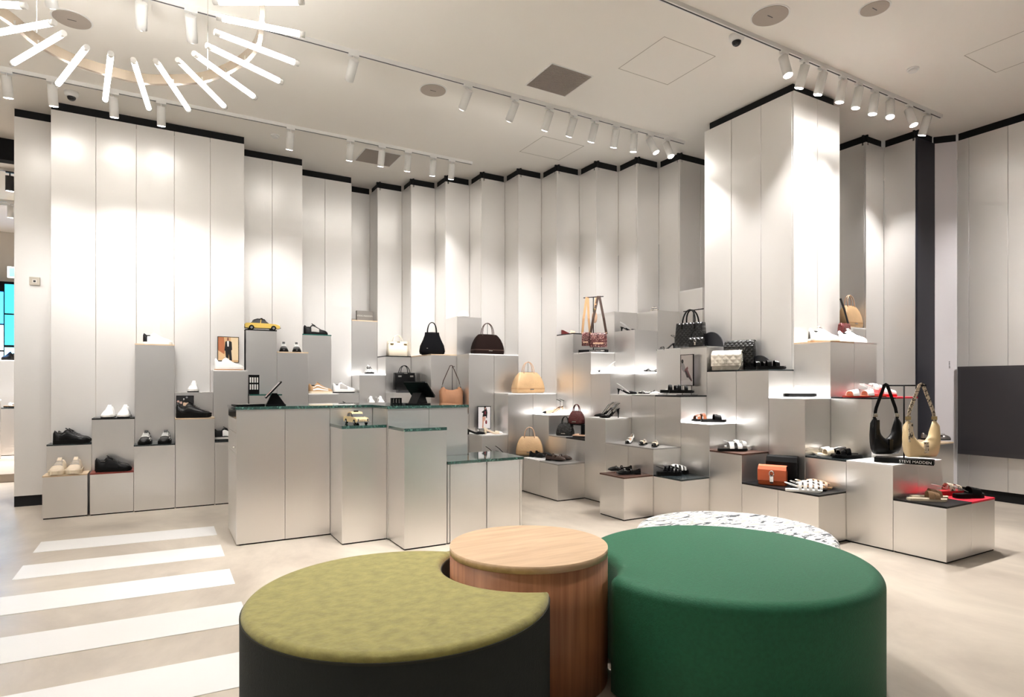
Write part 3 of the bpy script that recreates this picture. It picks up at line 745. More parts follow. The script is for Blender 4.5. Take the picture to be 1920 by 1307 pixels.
SHOES = 'footwear on the display plinths'
LETHER = {}
def C(name, col, rough=.45, **k): return mat(name, col, rough, **k)
KBLK = C('black_leather', (.0025, .0025, .003), .42, spec=.16); KPAT = C('black_patent', (.002, .002, .0025), .18, spec=.35)
KWHT = C('white_leather', (.84, .83, .81), .42); KCRM = C('cream_leather', (.72, .62, .47), .48); KBEI = C('beige_mesh', (.66, .55, .42), .7, bump=.3, bscale=200)
KTAN = C('tan_suede', (.50, .30, .15), .8); KNUD = C('nude_leather', (.62, .40, .27), .5); KGUM = C('gum_rubber', (.50, .24, .09), .55)
KBRN = C('dark_brown_leather', (.055, .028, .02), .45); KMAR = C('maroon_leather', (.13, .02, .02), .25); KRED = C('red_rubber', (.60, .02, .03), .5)
KGRY = C('grey_mesh', (.38, .36, .34), .7); KORG = C('orange_leather', (.55, .11, .035), .42); KSIL = C('pewter_leather', (.28, .25, .24), .28, metal=.7)
KBRZ = C('bronze_leather', (.33, .20, .11), .38, metal=.4); KSOL = C('black_rubber', (.003, .003, .003), .6, spec=.15)
KWSOL = C('white_rubber', (.80, .78, .74), .55); KLIN = C('shoe_lining', (.03, .028, .026), .9)
KZEB = spotted('zebra_print', (.82, .80, .78), (.015, .015, .016), 30, .47, .8, rough=.5, stretch=(1, 3, 2))
KLEO = spotted('leopard_print', (.11, .022, .025), (.012, .006, .007), 85, .42, .585, rough=.4, chip2=(.55, .36, .31))
KSNK = spotted('snake_print', (.68, .58, .45), (.07, .05, .035), 60, .45, .72, rough=.45)

def shoe_root(label, loc, deg): return thing('shoe', label, 'shoe', loc, math.radians(deg), SHOES)
def sneaker(label, loc, deg, upper=KBLK, sole=KSOL, acc=None, lace=None, lining=KLIN, toe=None, heelm=None, L=.285, chunky=1.0, midsole=None, tongue=None, swoosh=None):
    t = shoe_root(label, loc, deg); q = Last(L * 1.03, 1.32 if chunky > 1.15 else 1.14, 1.22 + .14 * (chunky - 1), .026 * chunky)
    k = q.k
    MB_ = q.slab(0, .010 * k * chunky if midsole else .026 * k * chunky, .005 * k).build('outsole', sole, t)
    if midsole: q.slab(.010 * k * chunky, .027 * k * chunky, .0065 * k).build('midsole', midsole, t)
    q.patch(0, 1, nt=26, na=18).build('upper', upper, t)
    # ankle opening
    zt = q.p(.16, 1)[2]
    MB().ell(((.18 - .5) * q.L, 0, zt + .002), (.042 * k, .024 * k, .008)).build('lining', lining, t)
    tg = q.p(.37, 1)
    MB().tube([(tg[0] + .03 * k, 0, tg[2] - .010), (tg[0] + .005, 0, tg[2] + .004), (tg[0] - .012 * k, 0, tg[2] + .016 * k)], 0, flat=(.034 * k, .006)).build('tongue', tongue or upper, t)
    m = MB()
    for i in range(5):
        tt = .42 + .052 * i; q.band(tt, tt + .016, .62, 1.38, .001, .0035, 6, m)
    m.build('laces', lace or upper, t)
    if acc:
        q.patch(.30, .62, .06, .55, .0022, 6, 4).build('side_panel', acc, t); q.patch(.30, .62, 1.45, 1.94, .0022, 6, 4).build('side_panel', acc, t)
    if swoosh:
        for a0, a1 in ((.08, .22), (.40, .52), (1.78, 1.92), (1.48, 1.60)): q.patch(.18, .80, a0, a1, .003, 10, 2).build('side_stripe', swoosh, t)
    if toe: q.patch(.80, .995, .0, 2.0, .0016, 5, 12).build('toe_cap', toe, t)
    if heelm: q.patch(.003, .15, .0, 2.0, .0018, 5, 12).build('heel_counter', heelm, t)
    return t
def flat_shoe(label, loc, deg, m=KBLK, sole=KSOL, strap=None, toe=None, L=.255, pointed=False, buckle=None, high=1.0, heel=0.0, block=.018, insole=None):
    """ballet flat, loafer or mule-backed flat"""
    t = shoe_root(label, loc, deg); q = Last(L, .92, high, .008, H_FLAT, POINTW if pointed else HALFW, heel, block * .5 if heel == 0 else 0)
    q.slab(0, .010, .001).build('sole', sole, t)
    if heel == 0: MB().box(-.5 * L + .004, -.28 * L, -.026, .026, 0, block * .5).build('heel_block', sole, t)
    b = MB(); q.patch(.58, 1, 0, 2, 0, 12, 14, b); q.patch(0, .58, 0, .52, 0, 10, 4, b); q.patch(0, .58, 1.48, 2, 0, 10, 4, b); q.patch(0, .07, 0, 2, 0, 3, 14, b)
    b.build('upper', m, t)
    q.slab(.010, .012, -.003).build('insole', insole or KNUD, t)
    if strap: q.band(.40, .445, .15, 1.85, .012, .003, 12).build('strap', strap, t)
    if toe: q.patch(.80, .998, 0, 2, .0015, 6, 12).build('toe_cap', toe, t)
    if buckle:
        p = q.p(.66, 1, .004); MB().box(p[0] - .006, p[0] + .006, -.016, .016, p[2] - .002, p[2] + .004).build('buckle', buckle, t)
    return t
def heel_shoe(label, loc, deg, m=KBLK, heel=.08, sling=True, L=.225, toe=None, strap=None, sole=KBLK, ankle=False, heelm=None, block=False, open_=False, insole=None):
    """pointed pump, slingback or strappy heeled sandal"""
    t = shoe_root(label, loc, deg); q = Last(L, .88, .95, .006, H_FLAT, POINTW, heel)
    q.slab(0, .006, .0).build('sole', sole, t)
    q.slab(.006, .008, -.002).build('insole', insole or (KBLK if m in (KBLK, KPAT) else KNUD), t)
    hx = -.5 * L + .016; zb = q.base(.05)
    r0 = .017 if not block else .022
    MB().tube([(hx + .006, 0, zb + .004), (hx + .001, 0, zb * .55), (hx, 0, 0)], [r0, .009 if not block else .02, .0055 if not block else .019], 12).build('heel', heelm or m, t)
    if open_:
        for k, tt in enumerate((.70, .80)): q.band(tt, tt + .045, 0, 2, .001, .003).build('strap', strap or m, t)
    else:
        u_ = MB(); q.patch(.58, 1, 0, 2, 0, 12, 14, u_); q.patch(.30, .58, 0, .42, 0, 6, 4, u_); q.patch(.30, .58, 1.58, 2, 0, 6, 4, u_); u_.build('upper', m, t)
        if toe: q.patch(.80, .998, 0, 2, .0014, 6, 12).build('toe_cap', toe, t)
    if sling:
        a = q.p(.60, .25); z1 = zb + .062
        pts = [(a[0], a[1], a[2]), (-.28 * L, .030, zb + .035), (-.46 * L, .020, z1), (-.50 * L, 0, z1 + .003), (-.46 * L, -.020, z1), (-.28 * L, -.030, zb + .035), (a[0], -a[1], a[2])]
        MB().tube(pts, 0, flat=(.012, .004)).build('sling_strap', strap or m, t)
    if ankle:
        c0 = (-.40 * L, 0, zb + .085)
        MB().tube([(c0[0] + .030 * math.cos(2 * PI * i / 14), .026 * math.sin(2 * PI * i / 14), c0[2] + .012 * math.cos(2 * PI * i / 14)) for i in range(15)], .0032, 6).build('ankle_strap', strap or m, t)
        MB().tube([(-.48 * L, 0, zb + .006), (-.485 * L, 0, zb + .05), (-.47 * L, 0, zb + .075)], 0, flat=(.012, .003)).build('back_strap', strap or m, t)
    if not sling and not ankle and not open_:
        b = MB(); q.patch(0, .60, 0, .5, 0, 10, 4, b); q.patch(0, .60, 1.5, 2, 0, 10, 4, b); q.patch(0, .07, 0, 2, 0, 3, 14, b); b.build('quarter', m, t)
    return t
def sandal(label, loc, deg, strap=KBLK, sole=KSOL, plat=.022, straps=(.40, .66), width=.10, L=.26, foot=KTAN, buckle=None, back=False, wedge=0.0, backm=None, weave=False, alt=None):
    """slide, buckled footbed or fisherman sandal"""
    t = shoe_root(label, loc, deg); q = Last(L, 1.05, 1.0, .008, H_SND, HALFW, wedge, plat)
    if wedge:
        A = q.outline(.002); R = []
        for x, w, tt in A: R.append([(x, w, 0), (x, -w, 0), (x, -w, q.base(tt)), (x, w, q.base(tt))])
        MB().rings(R, smooth=False).build('sole', sole, t)
    else: q.slab(-plat, .0, .003).build('sole', sole, t)
    q.slab(.0, .007, .0).build('footbed', foot, t)
    for k, tt in enumerate(straps):
        b = q.band(tt, min(tt + width, .97), 0, 2, .0015, .0045).build('strap', (alt if alt and k % 2 else strap), t)
        if buckle:
            p = q.p(tt + width / 2, .72, .008); MB().box(p[0] - .010, p[0] + .010, p[1] - .008, p[1] + .008, p[2] - .002, p[2] + .003).build('buckle', buckle, b)
    if weave:
        for s_ in (1, -1):
            m = MB().tube([q.p(.30, 1 - .25 * s_, .004), q.p(.50, 1, .007), q.p(.72, 1 + .05 * s_, .007), q.p(.93, 1 + .2 * s_, .004)], 0, flat=(.016, .004))
            m.build('centre_strap', alt or strap, t)
    if back:
        z = q.base(.1); a = q.p(.34, .2)
        MB().tube([(a[0], a[1], a[2]), (-.36 * L, .036, z + .045), (-.47 * L, .024, z + .055), (-.50 * L, 0, z + .056), (-.47 * L, -.024, z + .055), (-.36 * L, -.036, z + .045), (a[0], -a[1], a[2])], 0, flat=(.016, .004)).build('heel_strap', backm or strap, t)
    return t

def on(px, z, X=None, Y=None):
    x, y = at_x(px, X) if X is not None else at_y(px, Y)
    return (x, y, z)
def off(a, deg, perp, along):
    t = math.radians(deg)
    return (a[0] - math.sin(t) * perp + math.cos(t) * along, a[1] + math.cos(t) * perp + math.sin(t) * along, a[2])
def cx(i, f=.5): return xl(i) + .3709 * f
def cy(j, f=.5): return yl(j) - .3727 * f          # f=1 is the front edge

# --- sneaker wall
yL0, yL1 = 7.435, 7.69
sneaker('beige chunky sneaker with beige laces, nearer the open end of the plinth', on(110, .42, Y=yL0), -96, KBEI, KCRM, lace=KGRY, chunky=1.5, acc=KCRM, midsole=KCRM)
sneaker('beige chunky sneaker with beige laces, beside the oxblood board', on(141, .42, Y=yL0), -94, KBEI, KCRM, lace=KGRY, chunky=1.5, acc=KCRM, midsole=KCRM)
sneaker('black sneaker at the front of the oxblood board', on(214, .42, Y=7.375), -4, KBLK, KSOL, L=.30, acc=C('black_mesh', (.007, .007, .008), .8, spec=.2))
sneaker('black sneaker at the back of the oxblood board', on(212, .42, Y=7.49), -2, KBLK, KSOL, L=.30)
sneaker('shiny black runner in front on the slate board by the end panel', on(135, .70, Y=7.625), -2, KBLK, KSOL, swoosh=KPAT, L=.30, chunky=1.3)
sneaker('shiny black runner behind on the slate board by the end panel', on(140, .70, Y=7.735), -4, KBLK, KSOL, swoosh=KPAT, L=.28, chunky=1.3)
sneaker('white sneaker with a black outsole, first of the pair on the black board', on(204, .952, Y=7.69), -98, KWHT, KSOL, midsole=KWSOL, L=.25, chunky=1.2)
sneaker('white sneaker with a black outsole, second of the pair on the black board', on(234, .952, Y=7.69), -98, KWHT, KSOL, midsole=KWSOL, L=.25, chunky=1.2)
sneaker('black sneaker with white side stripes, nearer the white pair', on(273, .682, Y=7.425), -98, KBLK, KSOL, lace=KWHT, swoosh=KWHT, L=.255, chunky=1.2)
sneaker('black sneaker with white side stripes, nearer the glossy black sneaker', on(310, .682, Y=7.425), -98, KBLK, KSOL, lace=KWHT, swoosh=KWHT, L=.255, chunky=1.2)
sneaker('white low sneaker with a black heel and collar on the tallest sneaker plinth', on(296, 1.735, Y=7.66), -2, KWHT, KWSOL, heelm=KBLK, lining=KBLK, tongue=KWHT, L=.27)
sneaker('large glossy black sneaker before the comic style print', on(364, .945, Y=7.38), -6, KPAT, KSOL, swoosh=KBLK, L=.33, chunky=1.6)
sneaker('single white chunky sneaker facing out on the bare topped plinth', on(363, 1.215, Y=7.69), -98, KWHT, KSOL, midsole=KWSOL, L=.24, chunky=1.4)
sneaker('white sneaker with a gum sole before the framed man in a suit', on(430, 1.465, Y=7.63), -2, KWHT, KGUM, midsole=KWSOL, L=.30)
sneaker('black and white sneaker half hidden by the counter drawers', on(428, .688, Y=7.42), -3, KBLK, KSOL, midsole=KWSOL, acc=KWHT, L=.28, chunky=1.3)
sneaker('black sneaker with a white tongue tab, nearer the taxi', on(532, lv(5), Y=cy(1, .5)), -98, KBLK, KSOL, lace=KWHT, L=.26)
sneaker('black sneaker with a white tongue tab, nearer the bottle green board', on(556, lv(5), Y=cy(1, .5)), -98, KBLK, KSOL, lace=KWHT, L=.26)
sneaker('single black lace shoe on the bottle green board', on(592, lv(6), Y=cy(0, .6)), -4, KBLK, KSOL, acc=KGRY, L=.30)
sneaker('tan suede sneaker with a white zigzag side patch', on(601, lv(3), Y=cy(1, .6)), -6, KTAN, KCRM, swoosh=KWHT, L=.29)
sneaker('chunky white running shoe with red and black trims', on(645, lv(3), Y=cy(0, .6)), -4, KWHT, KSOL, midsole=KWSOL, acc=KGRY, lace=KBLK, L=.30, chunky=1.4)
sneaker('black and white trainer peeking over the counter', on(650, lv(2), Y=cy(1, .5)), -8, KBLK, KSOL, midsole=KWSOL, acc=KWHT, L=.29, chunky=1.3)
sneaker('zebra patterned trainer facing out on the glowing white top', on(692, lv(4), Y=cy(0, .55)), -96, KZEB, KSOL, lace=KBLK, lining=KBLK, L=.25, chunky=1.2)
sneaker('small white trainer peeking over the counter, nearer the sneakers', on(696, lv(2) + .09, Y=cy(1, .5)), -96, KWHT, KWSOL, acc=KGRY, L=.24)
sneaker('small white trainer peeking over the counter, nearer the boxy black bag', on(714, lv(2) + .09, Y=cy(1, .5)), -96, KWHT, KWSOL, acc=KGRY, L=.24)
rb = thing('shoe_riser', 'clear shoe riser behind the counter under the two small white trainers', 'riser', (*on(705, 0, Y=cy(1, .5))[:2], lv(2)))
MB().box(-.12, .12, -.13, .13, .082, .09).build('top', WHITE, rb); MB().box(-.12, -.112, -.13, .13, 0, .082).build('leg', WHITE, rb); MB().box(.112, .12, -.13, .13, 0, .082).build('leg', WHITE, rb)

# --- women's shoes
def Lz(n): return lv(n) + .0005
heel_shoe('cream block heel mule with a pointed toe before the walking figure photo', on(925, Lz(1), Y=cy(4, .72)), -12, KCRM, .045, False, toe=KWHT, block=True, sole=KNUD, L=.25)
heel_shoe('black pointed mule tucked beside the counter end', on(892, Lz(1), Y=cy(4, .6)), -20, KBLK, .04, False, block=True, L=.24)
heel_shoe('small dark heel on the lowest plinth by the counter end, first of two', on(926, Lz(0), Y=cy(5, .35)), -20, KBLK, .06, True, L=.2)
heel_shoe('small dark heel on the lowest plinth by the counter end, second of two', on(944, Lz(0), Y=cy(5, .35)), -20, KBLK, .06, True, L=.2)
heel_shoe('strappy heel with a black pointed toe and nude sole on the glowing top', on(1034, Lz(2), X=cx(4, .35)), 155, KNUD, .085, False, toe=KBLK, strap=KBLK, ankle=True, L=.235, sole=KBLK)
heel_shoe('second strappy pointed heel behind it against the bright wall', on(1040, Lz(2), X=cx(4, .70)), 150, KNUD, .085, False, toe=KBLK, strap=KBLK, ankle=True, L=.235, sole=KBLK)
flat_shoe('black loafer lying nearest the lower tan bag', on(1008, Lz(0), X=cx(3, .40)), -75, KBLK, high=1.2)
flat_shoe('black loafer in the middle of the speckled lowest plinth', on(1020, Lz(0), X=cx(3, .66)), -70, KBLK, high=1.2)
flat_shoe('brown patterned lace flat at the front corner of the lowest plinth', on(1042, Lz(0), X=cx(3, .40)), -62, KBRN, strap=KBRN, high=1.25)
flat_shoe('brown patterned lace flat behind the front corner one', off(on(1042, Lz(0), X=cx(3, .40)), -62, .10, .03), -60, KBRN, strap=KBRN, high=1.25)
flat_shoe('nude slipper in front of the maroon bag riser', on(1089, Lz(1), X=cx(4, .30)), 120, KNUD, L=.22)
heel_shoe('black patent slingback heel, the front one of the pair on the white top', on(1143, Lz(2), X=cx(4, .34)), 160, KPAT, .10, True, L=.235)
heel_shoe('black patent slingback heel, the rear one of the pair on the white top', on(1132, Lz(2), X=cx(4, .68)), 160, KPAT, .10, True, L=.235)
sandal('maroon wedge mule with a tan strap on the tall black topped plinth', on(1068, Lz(6), X=cx(5, .45)), -35, KNUD, KMAR, .012, (.55,), .28, L=.22, wedge=.05, foot=KMAR)
heel_shoe('pale heel with a black striped toe on the glowing top below the leopard bags', on(1136, Lz(4), X=cx(5, .35)), 150, KWHT, .07, True, toe=KZEB, L=.23, sole=KWHT, heelm=KWHT)
heel_shoe('black and white bow pump on the bare topped tall plinth', on(1180, Lz(6), X=cx(6, .40)), -30, KBLK, .055, True, strap=KWHT, L=.225, heelm=KBLK)
heel_shoe('black kitten slingback with white straps on the speckled top', on(1176, Lz(3), X=cx(5, .40)), -32, KBLK, .06, True, strap=KWHT, L=.235)
flat_shoe('black flat mule with white stripes beside the white mule', on(1212, Lz(3), X=cx(5, .40)), 160, KZEB, pointed=True, L=.21)
heel_shoe('white low mule between the striped flat and the black footbed sandals', on(1236, Lz(3), X=cx(5, .36)), 165, KWHT, .035, False, L=.24, block=True, sole=KWHT, insole=KCRM)
flat_shoe('black flat with white stripes on the glowing top beside the tall speckled plinth', on(1222, Lz(4), X=cx(6, .35)), 165, KZEB, pointed=True, L=.22)
sandal('black footbed sandal before the seated figure photo, the nearer one', on(1278, Lz(3) + .022, X=cx(5, .32)), -40, KBLK, KSOL, .026, (.36, .62), .12, foot=KBLK, buckle=CHROME, L=.25)
sandal('black footbed sandal before the seated figure photo, the farther one', on(1260, Lz(3) + .022, X=cx(5, .55)), -30, KBLK, KSOL, .026, (.36, .62), .12, foot=KBLK, buckle=CHROME, L=.25)
heel_shoe('strappy black heeled sandal beside the black quilted tote', on(1250, Lz(5), X=cx(6, .40)), 165, KBLK, .075, False, strap=KBLK, ankle=True, open_=True, L=.22)
sandal('brown and black slide nearest the column side on the glowing top', on(1338, Lz(2), X=cx(5, .40)), -30, KBLK, KSOL, .018, (.50,), .26, foot=KBLK, buckle=CHROME, L=.25)
sandal('brown strapped slide beside the black slide on the glowing top', on(1318, Lz(2), X=cx(5, .45)), 165, C('cognac_leather', (.30, .10, .045), .4), KSOL, .018, (.44, .70), .14, foot=KBLK, L=.25)
flat_shoe('white slingback with a black cap toe, the first and highest of three', on(1180, Lz(1), X=cx(4, .42)), -150, KWHT, KSOL, strap=KWHT, toe=KPAT, heel=.05, L=.235, pointed=True)
flat_shoe('white slingback with a black cap toe, the middle of three', on(1205, Lz(1), X=cx(4, .40)), -145, KCRM, KSOL, strap=KWHT, toe=KPAT, L=.235, pointed=True)
flat_shoe('white slingback with a black cap toe, the last of three', on(1228, Lz(1), X=cx(4, .38)), -140, KCRM, KSOL, strap=KWHT, toe=KPAT, L=.235, pointed=True)
flat_shoe('black buckled ballet flat at the front of the brown board', on(1178, Lz(0), X=cx(3, .45)), 158, KPAT, strap=KPAT, buckle=CHROME, L=.25)
flat_shoe('black buckled ballet flat behind on the brown board', on(1162, Lz(0), X=cx(3, .66)), 155, KPAT, strap=KPAT, buckle=CHROME, L=.25)
sandal('black fisherman sandal on a thick sole on the slate board', on(1255, Lz(0), X=cx(4, .28)), -26, KBLK, KSOL, .032, (.34, .50, .66, .80), .07, foot=KBLK, weave=True, back=True, L=.25)
sandal('white fisherman sandal on a thick black sole beside its black twin', off(on(1255, Lz(0), X=cx(4, .28)), -26, .10, .10), -26, KWHT, KSOL, .032, (.34, .50, .66, .80), .07, foot=KBLK, weave=True, back=True, L=.25)
sandal('white buckled footbed sandal on a black sole at the front of the brown board', on(1374, Lz(1), X=cx(5, .33)), -26, KWHT, KSOL, .018, (.34, .60), .15, foot=KBLK, buckle=CHROME, L=.28)
sandal('white platform sandal propped behind on the brown board', off(on(1374, Lz(1), X=cx(5, .33)), -26, .11, .10), -28, KWHT, KWSOL, .03, (.36, .62), .14, foot=KWHT, buckle=CHROME, L=.26, back=True)
sandal('white woven fisherman sandal before the orange bag', on(1507, Lz(0), X=cx(5, .16)), -52, KWHT, KWSOL, .010, (.36, .50, .64, .78), .08, foot=KWHT, weave=True, back=True, L=.28)
sandal('pewter woven fisherman sandal behind the white woven one', off(on(1507, Lz(0), X=cx(5, .16)), -52, .095, .045), -52, KGRY, KSOL, .010, (.36, .50, .64, .78), .08, foot=KBLK, weave=True, back=True, alt=KWHT, L=.28)
sandal('beige woven fisherman sandal at the far end of the low black plinth', off(on(1507, Lz(0), X=cx(5, .16)), -52, .19, .09), -52, KBEI, KTAN, .010, (.36, .50, .64, .78), .08, foot=KTAN, weave=True, back=True, alt=KNUD, L=.28)
sandal('glossy black buckled sandal at the column side of the slate top', on(1446, Lz(4), X=cx(6, .38)), -35, KPAT, KSOL, .024, (.34, .60), .14, foot=KBLK, buckle=CHROME, L=.27)
sandal('glossy black buckled sandal nearer the cream quilted bag', on(1424, Lz(4), X=cx(6, .62)), -35, KPAT, KSOL, .024, (.34, .60), .14, foot=KBLK, buckle=CHROME, L=.27)
sandal('white sandal on a chunky black sole standing on the glowing ledge', on(1500, Lz(3), X=cx(6, .35)), -32, KWHT, KSOL, .03, (.36, .62), .13, foot=KWHT, buckle=CHROME, L=.29)
sandal('cream crossed sandal on the slate top below the red board', on(1558, Lz(1), X=cx(6, .42)), 150, KCRM, KWSOL, .012, (.45,), .26, foot=KCRM, back=True, L=.25)
sandal('white crossed sandal behind the cream one on the slate top', off(on(1558, Lz(1), X=cx(6, .42)), 150, -.105, -.02), 150, KWHT, KWSOL, .012, (.45,), .26, foot=KCRM, back=True, L=.25)
sandal('black padded slide at the front of the slate top', on(1588, Lz(1), X=cx(6, .40)), 148, KPAT, KSOL, .022, (.42, .62), .17, foot=KBLK, L=.25)
sandal('black padded slide propped behind on the slate top', off(on(1588, Lz(1), X=cx(6, .40)), 148, -.11, -.02), 148, KPAT, KSOL, .022, (.42, .62), .17, foot=KBLK, L=.25)
sandal('bronze slide lying along the black edge of the foremost plinth', on(1738, Lz(0), X=cx(6, .38)), -42, KBRZ, KCRM, .010, (.50, .64), .13, foot=KCRM, L=.27)
sandal('bronze slide lying behind its twin on the foremost black board', on(1742, Lz(0), X=cx(6, .72)), -36, KBRZ, KCRM, .010, (.50, .64), .13, foot=KCRM, L=.27)
sandal('red soled sandal with a snake print strap on the red board', on(1779, Lz(0), X=cx(7, .48)), -20, KSNK, KRED, .03, (.40, .64), .16, foot=KRED, back=True, backm=KWHT, L=.27)
sandal('black toe loop sandal on the red board', off(on(1779, Lz(0), X=cx(7, .48)), -22, -.12, .06), -22, KBLK, KSOL, .026, (.50,), .30, foot=KBLK, back=True, backm=CHROME, L=.25)
sneaker('white low sneaker with a gum sole at the foot of the column, front one', on(1545, Lz(5), X=cx(7, .40)), -24, KWHT, KGUM, midsole=KWSOL, L=.29)
sneaker('white sneaker with black lacing and a gum sole beside it', off(on(1545, Lz(5), X=cx(7, .40)), -24, .115, .07), -24, KWHT, KGUM, midsole=KWSOL, lace=KBLK, acc=KBLK, L=.28)
sneaker('white trainer with black collar at the end of the white top', on(1598, Lz(5), Y=cy(13, .55)), -24, KWHT, KWSOL, lining=KBLK, lace=KBLK, L=.29)
sandal('white slide with an orange lining lying on the black board', on(1606, Lz(3), Y=cy(14, .70)), 160, KWHT, KRED, .008, (.50,), .26, foot=KORG, L=.26)
sandal('white slide with an orange lining behind its twin on the black board', on(1634, Lz(3), Y=cy(14, .62)), 155, KWHT, KRED, .008, (.50,), .26, foot=KORG, L=.26)
sandal('white bow sandal on the red board beside the hanging bags', on(1656, Lz(3) , Y=cy(14, .55)), -20, KWHT, KRED, .016, (.42, .68), .2, foot=KRED, back=True, L=.27)
sandal('white bow sandal raised behind on the red board', on(1636, Lz(3), Y=cy(14, .16)), -12, KWHT, KWSOL, .06, (.42, .68), .2, foot=KWHT, back=True, L=.27)
flat_shoe('pewter metallic loafer in the recess, the nearer one', on(1762, Lz(1), Y=cy(13, .62)), -20, KSIL, high=1.3, buckle=CHROME, L=.27)
flat_shoe('pewter metallic loafer in the recess, the farther one', on(1748, Lz(1), Y=cy(13, .30)), -20, KSIL, high=1.3, buckle=CHROME, L=.27)

# ------------------------------------------------------------------ bags
BAGS = 'handbags on the display plinths'
QBLK = quilt_material('black_quilted_leather', (.0025, .0025, .003), .32, 40); QCRM = quilt_material('cream_quilted_leather', (.80, .73, .63), .5, 24)
CROCB = mat('black_crocodile', (.004, .004, .004), .2, bump=.9, bscale=70); CROCM = mat('maroon_crocodile', (.10, .016, .016), .16, bump=.9, bscale=70)
SUEB = mat('black_suede', (.004, .004, .005), .95, spec=.1); SUEN = mat('brown_suede', (.012, .006, .005), .9, spec=.1, bump=.3, bscale=150)
BTAN = mat('tan_grained_leather', (.62, .40, .21), .45, noise=.2, nscale=6, bump=.2, bscale=60); BCOG = mat('cognac_suede', (.36, .17, .085), .75, noise=.2, nscale=7)
BIVO = mat('ivory_leather', (.80, .71, .57), .45); BCRM = mat('butter_leather', (.74, .57, .33), .40)
def rrect(w, d, z, n=32, e=.28):
    R = []
    for i in range(n):
        a = 2 * PI * i / n; c, s = math.cos(a), math.sin(a)
        R.append((w / 2 * math.copysign(abs(c) ** e, c), d / 2 * math.copysign(abs(s) ** e, s), z))
    return R
TOTE = [(0, .93, .90), (.02, .985, .99), (.08, 1, 1), (.5, .97, .9), (.92, .93, .76), (1, .92, .72)]
BOWL = [(0, .90, .86), (.03, .97, .97), (.12, 1, 1), (.32, .985, .96), (.55, .92, .82), (.75, .82, .62), (.90, .70, .40), (.97, .62, .24), (1, .56, .12)]
BUCK = [(0, .80, .86), (.04, .95, .97), (.16, 1, 1), (.40, .93, .86), (.66, .72, .60), (.88, .58, .36), (1, .56, .26)]
BOXY = [(0, .96, .94), (.02, 1, 1), (.5, .985, .92), (.94, .965, .8), (1, .95, .74)]
FLAP = [(0, .95, .9), (.03, 1, 1), (.7, .975, 1), (.93, .93, .82), (1, .88, .5)]
def bag_body(w, h, d, prof): return MB().rings([rrect(w * a, d * b, h * z) for z, a, b in prof])
def arc_handle(x, y, z0, hw, rise, n=14, lean=0.0):
    return [(x + hw * math.cos(PI - PI * i / n), y + lean * math.sin(PI * i / n), z0 + rise * math.sin(PI * i / n) ** .75) for i in range(n + 1)]
def bag(label, loc, deg, w, h, d, prof, m, handle=None, hr=.0055, rise=.14, hw=None, trim=None, stand=False, band=None, plate=None, hz=.94):
    t = thing('handbag', label, 'handbag', loc, math.radians(deg), BAGS)
    bag_body(w, h, d, prof).build('body', m, t)
    hm = handle or m; hw = hw or w * .20
    dy = d * lerp_tab([(z, b) for z, a, b in prof], hz) / 2
    for s_ in (-1, 1):
        hd = MB().tube(arc_handle(0, s_ * dy * .9, h * hz - .012, hw, rise, lean=-s_ * dy * .6), hr, 8).build('handle', hm, t)
        for e in (-1, 1): MB().box(e * hw - .009, e * hw + .009, s_ * dy - .005, s_ * dy + .005, h * hz - .055, h * hz - .004).build('handle_tab', trim or hm, hd)
    if band:
        z = .22; a = lerp_tab([(q[0], q[1]) for q in prof], z); b = lerp_tab([(q[0], q[2]) for q in prof], z)
        MB().rings([rrect(w * a + .003, d * b + .004, h * .20), rrect(w * a + .004, d * b + .005, h * .22), rrect(w * a + .003, d * b + .004, h * .24)], cap=False).build('seam_band', band, t)
    if plate: MB().box(-.028, .028, -d / 2 - .003, -d / 2 + .004, h * .16, h * .16 + .010).build('name_plate', plate, t)
    if stand: MB().cyl((0, 0, 0), (0, 0, h * hz + rise - .004), .003, n=6).build('support_rod', KBLK, t)
    MB().tube([(-w * .32, 0, h + .002), (0, 0, h + .004), (w * .32, 0, h + .002)] if prof in (BOXY, TOTE) else [(-w * .2, 0, h), (0, 0, h + .002), (w * .2, 0, h)], .0025, 6).build('zip', trim or KBLK, t)
    return t
def clasp(t, d, z, m=CHROME, s=1.0):
    MB().tube([(.011 * s * math.cos(2 * PI * i / 14), -d / 2 - .008, z + .016 * s + .014 * s * math.sin(2 * PI * i / 14)) for i in range(15)], .0028 * s, 6).build('clasp_ring', m, t)
    MB().box(-.009 * s, .009 * s, -d / 2 - .010, -d / 2, z - .026 * s, z + .004 * s).build('clasp_plate', m, t)
def flap_bag(label, loc, deg, w, h, d, m, flapm=None, hw=CHROME, tab=None, chain=False, strap=None, cs=1.0):
    t = thing('handbag', label, 'handbag', loc, math.radians(deg), BAGS)
    bag_body(w, h, d, FLAP).build('body', m, t)
    R = []
    for y, z in ((d * .34, h * .985), (0, h + .006), (-d * .36, h * .97), (-d / 2 - .006, h * .80), (-d / 2 - .008, h * .5), (-d / 2 - .007, h * .24), (-d / 2 - .002, h * .22)):
        k = .98 if z > h * .9 else 1.0
        R.append([(-w / 2 * k, y, z), (w / 2 * k, y, z), (w / 2 * k, y + .006, z - .004), (-w / 2 * k, y + .006, z - .004)])
    MB().rings(R, smooth=False).build('flap', flapm or m, t)
    if tab: MB().box(-.013, .013, -d / 2 - .011, -d / 2 - .006, h * .10, h * .55).build('closing_tab', tab, t)
    clasp(t, d + .006, h * .45, hw, cs)
    if chain:
        for k in range(15):
            u = k / 14; MB().ell((w * .42 + .03 * math.sin(u * PI), -d * .2 - .03 * u, h * (1.02 - .96 * u)), (.009, .006, .010), 8, 5).build('chain_link', hw, t)
    if strap: MB().tube(arc_handle(0, .01, h * .9, w * .40, .10), 0, flat=(.010, .003)).build('strap', strap, t)
    return t
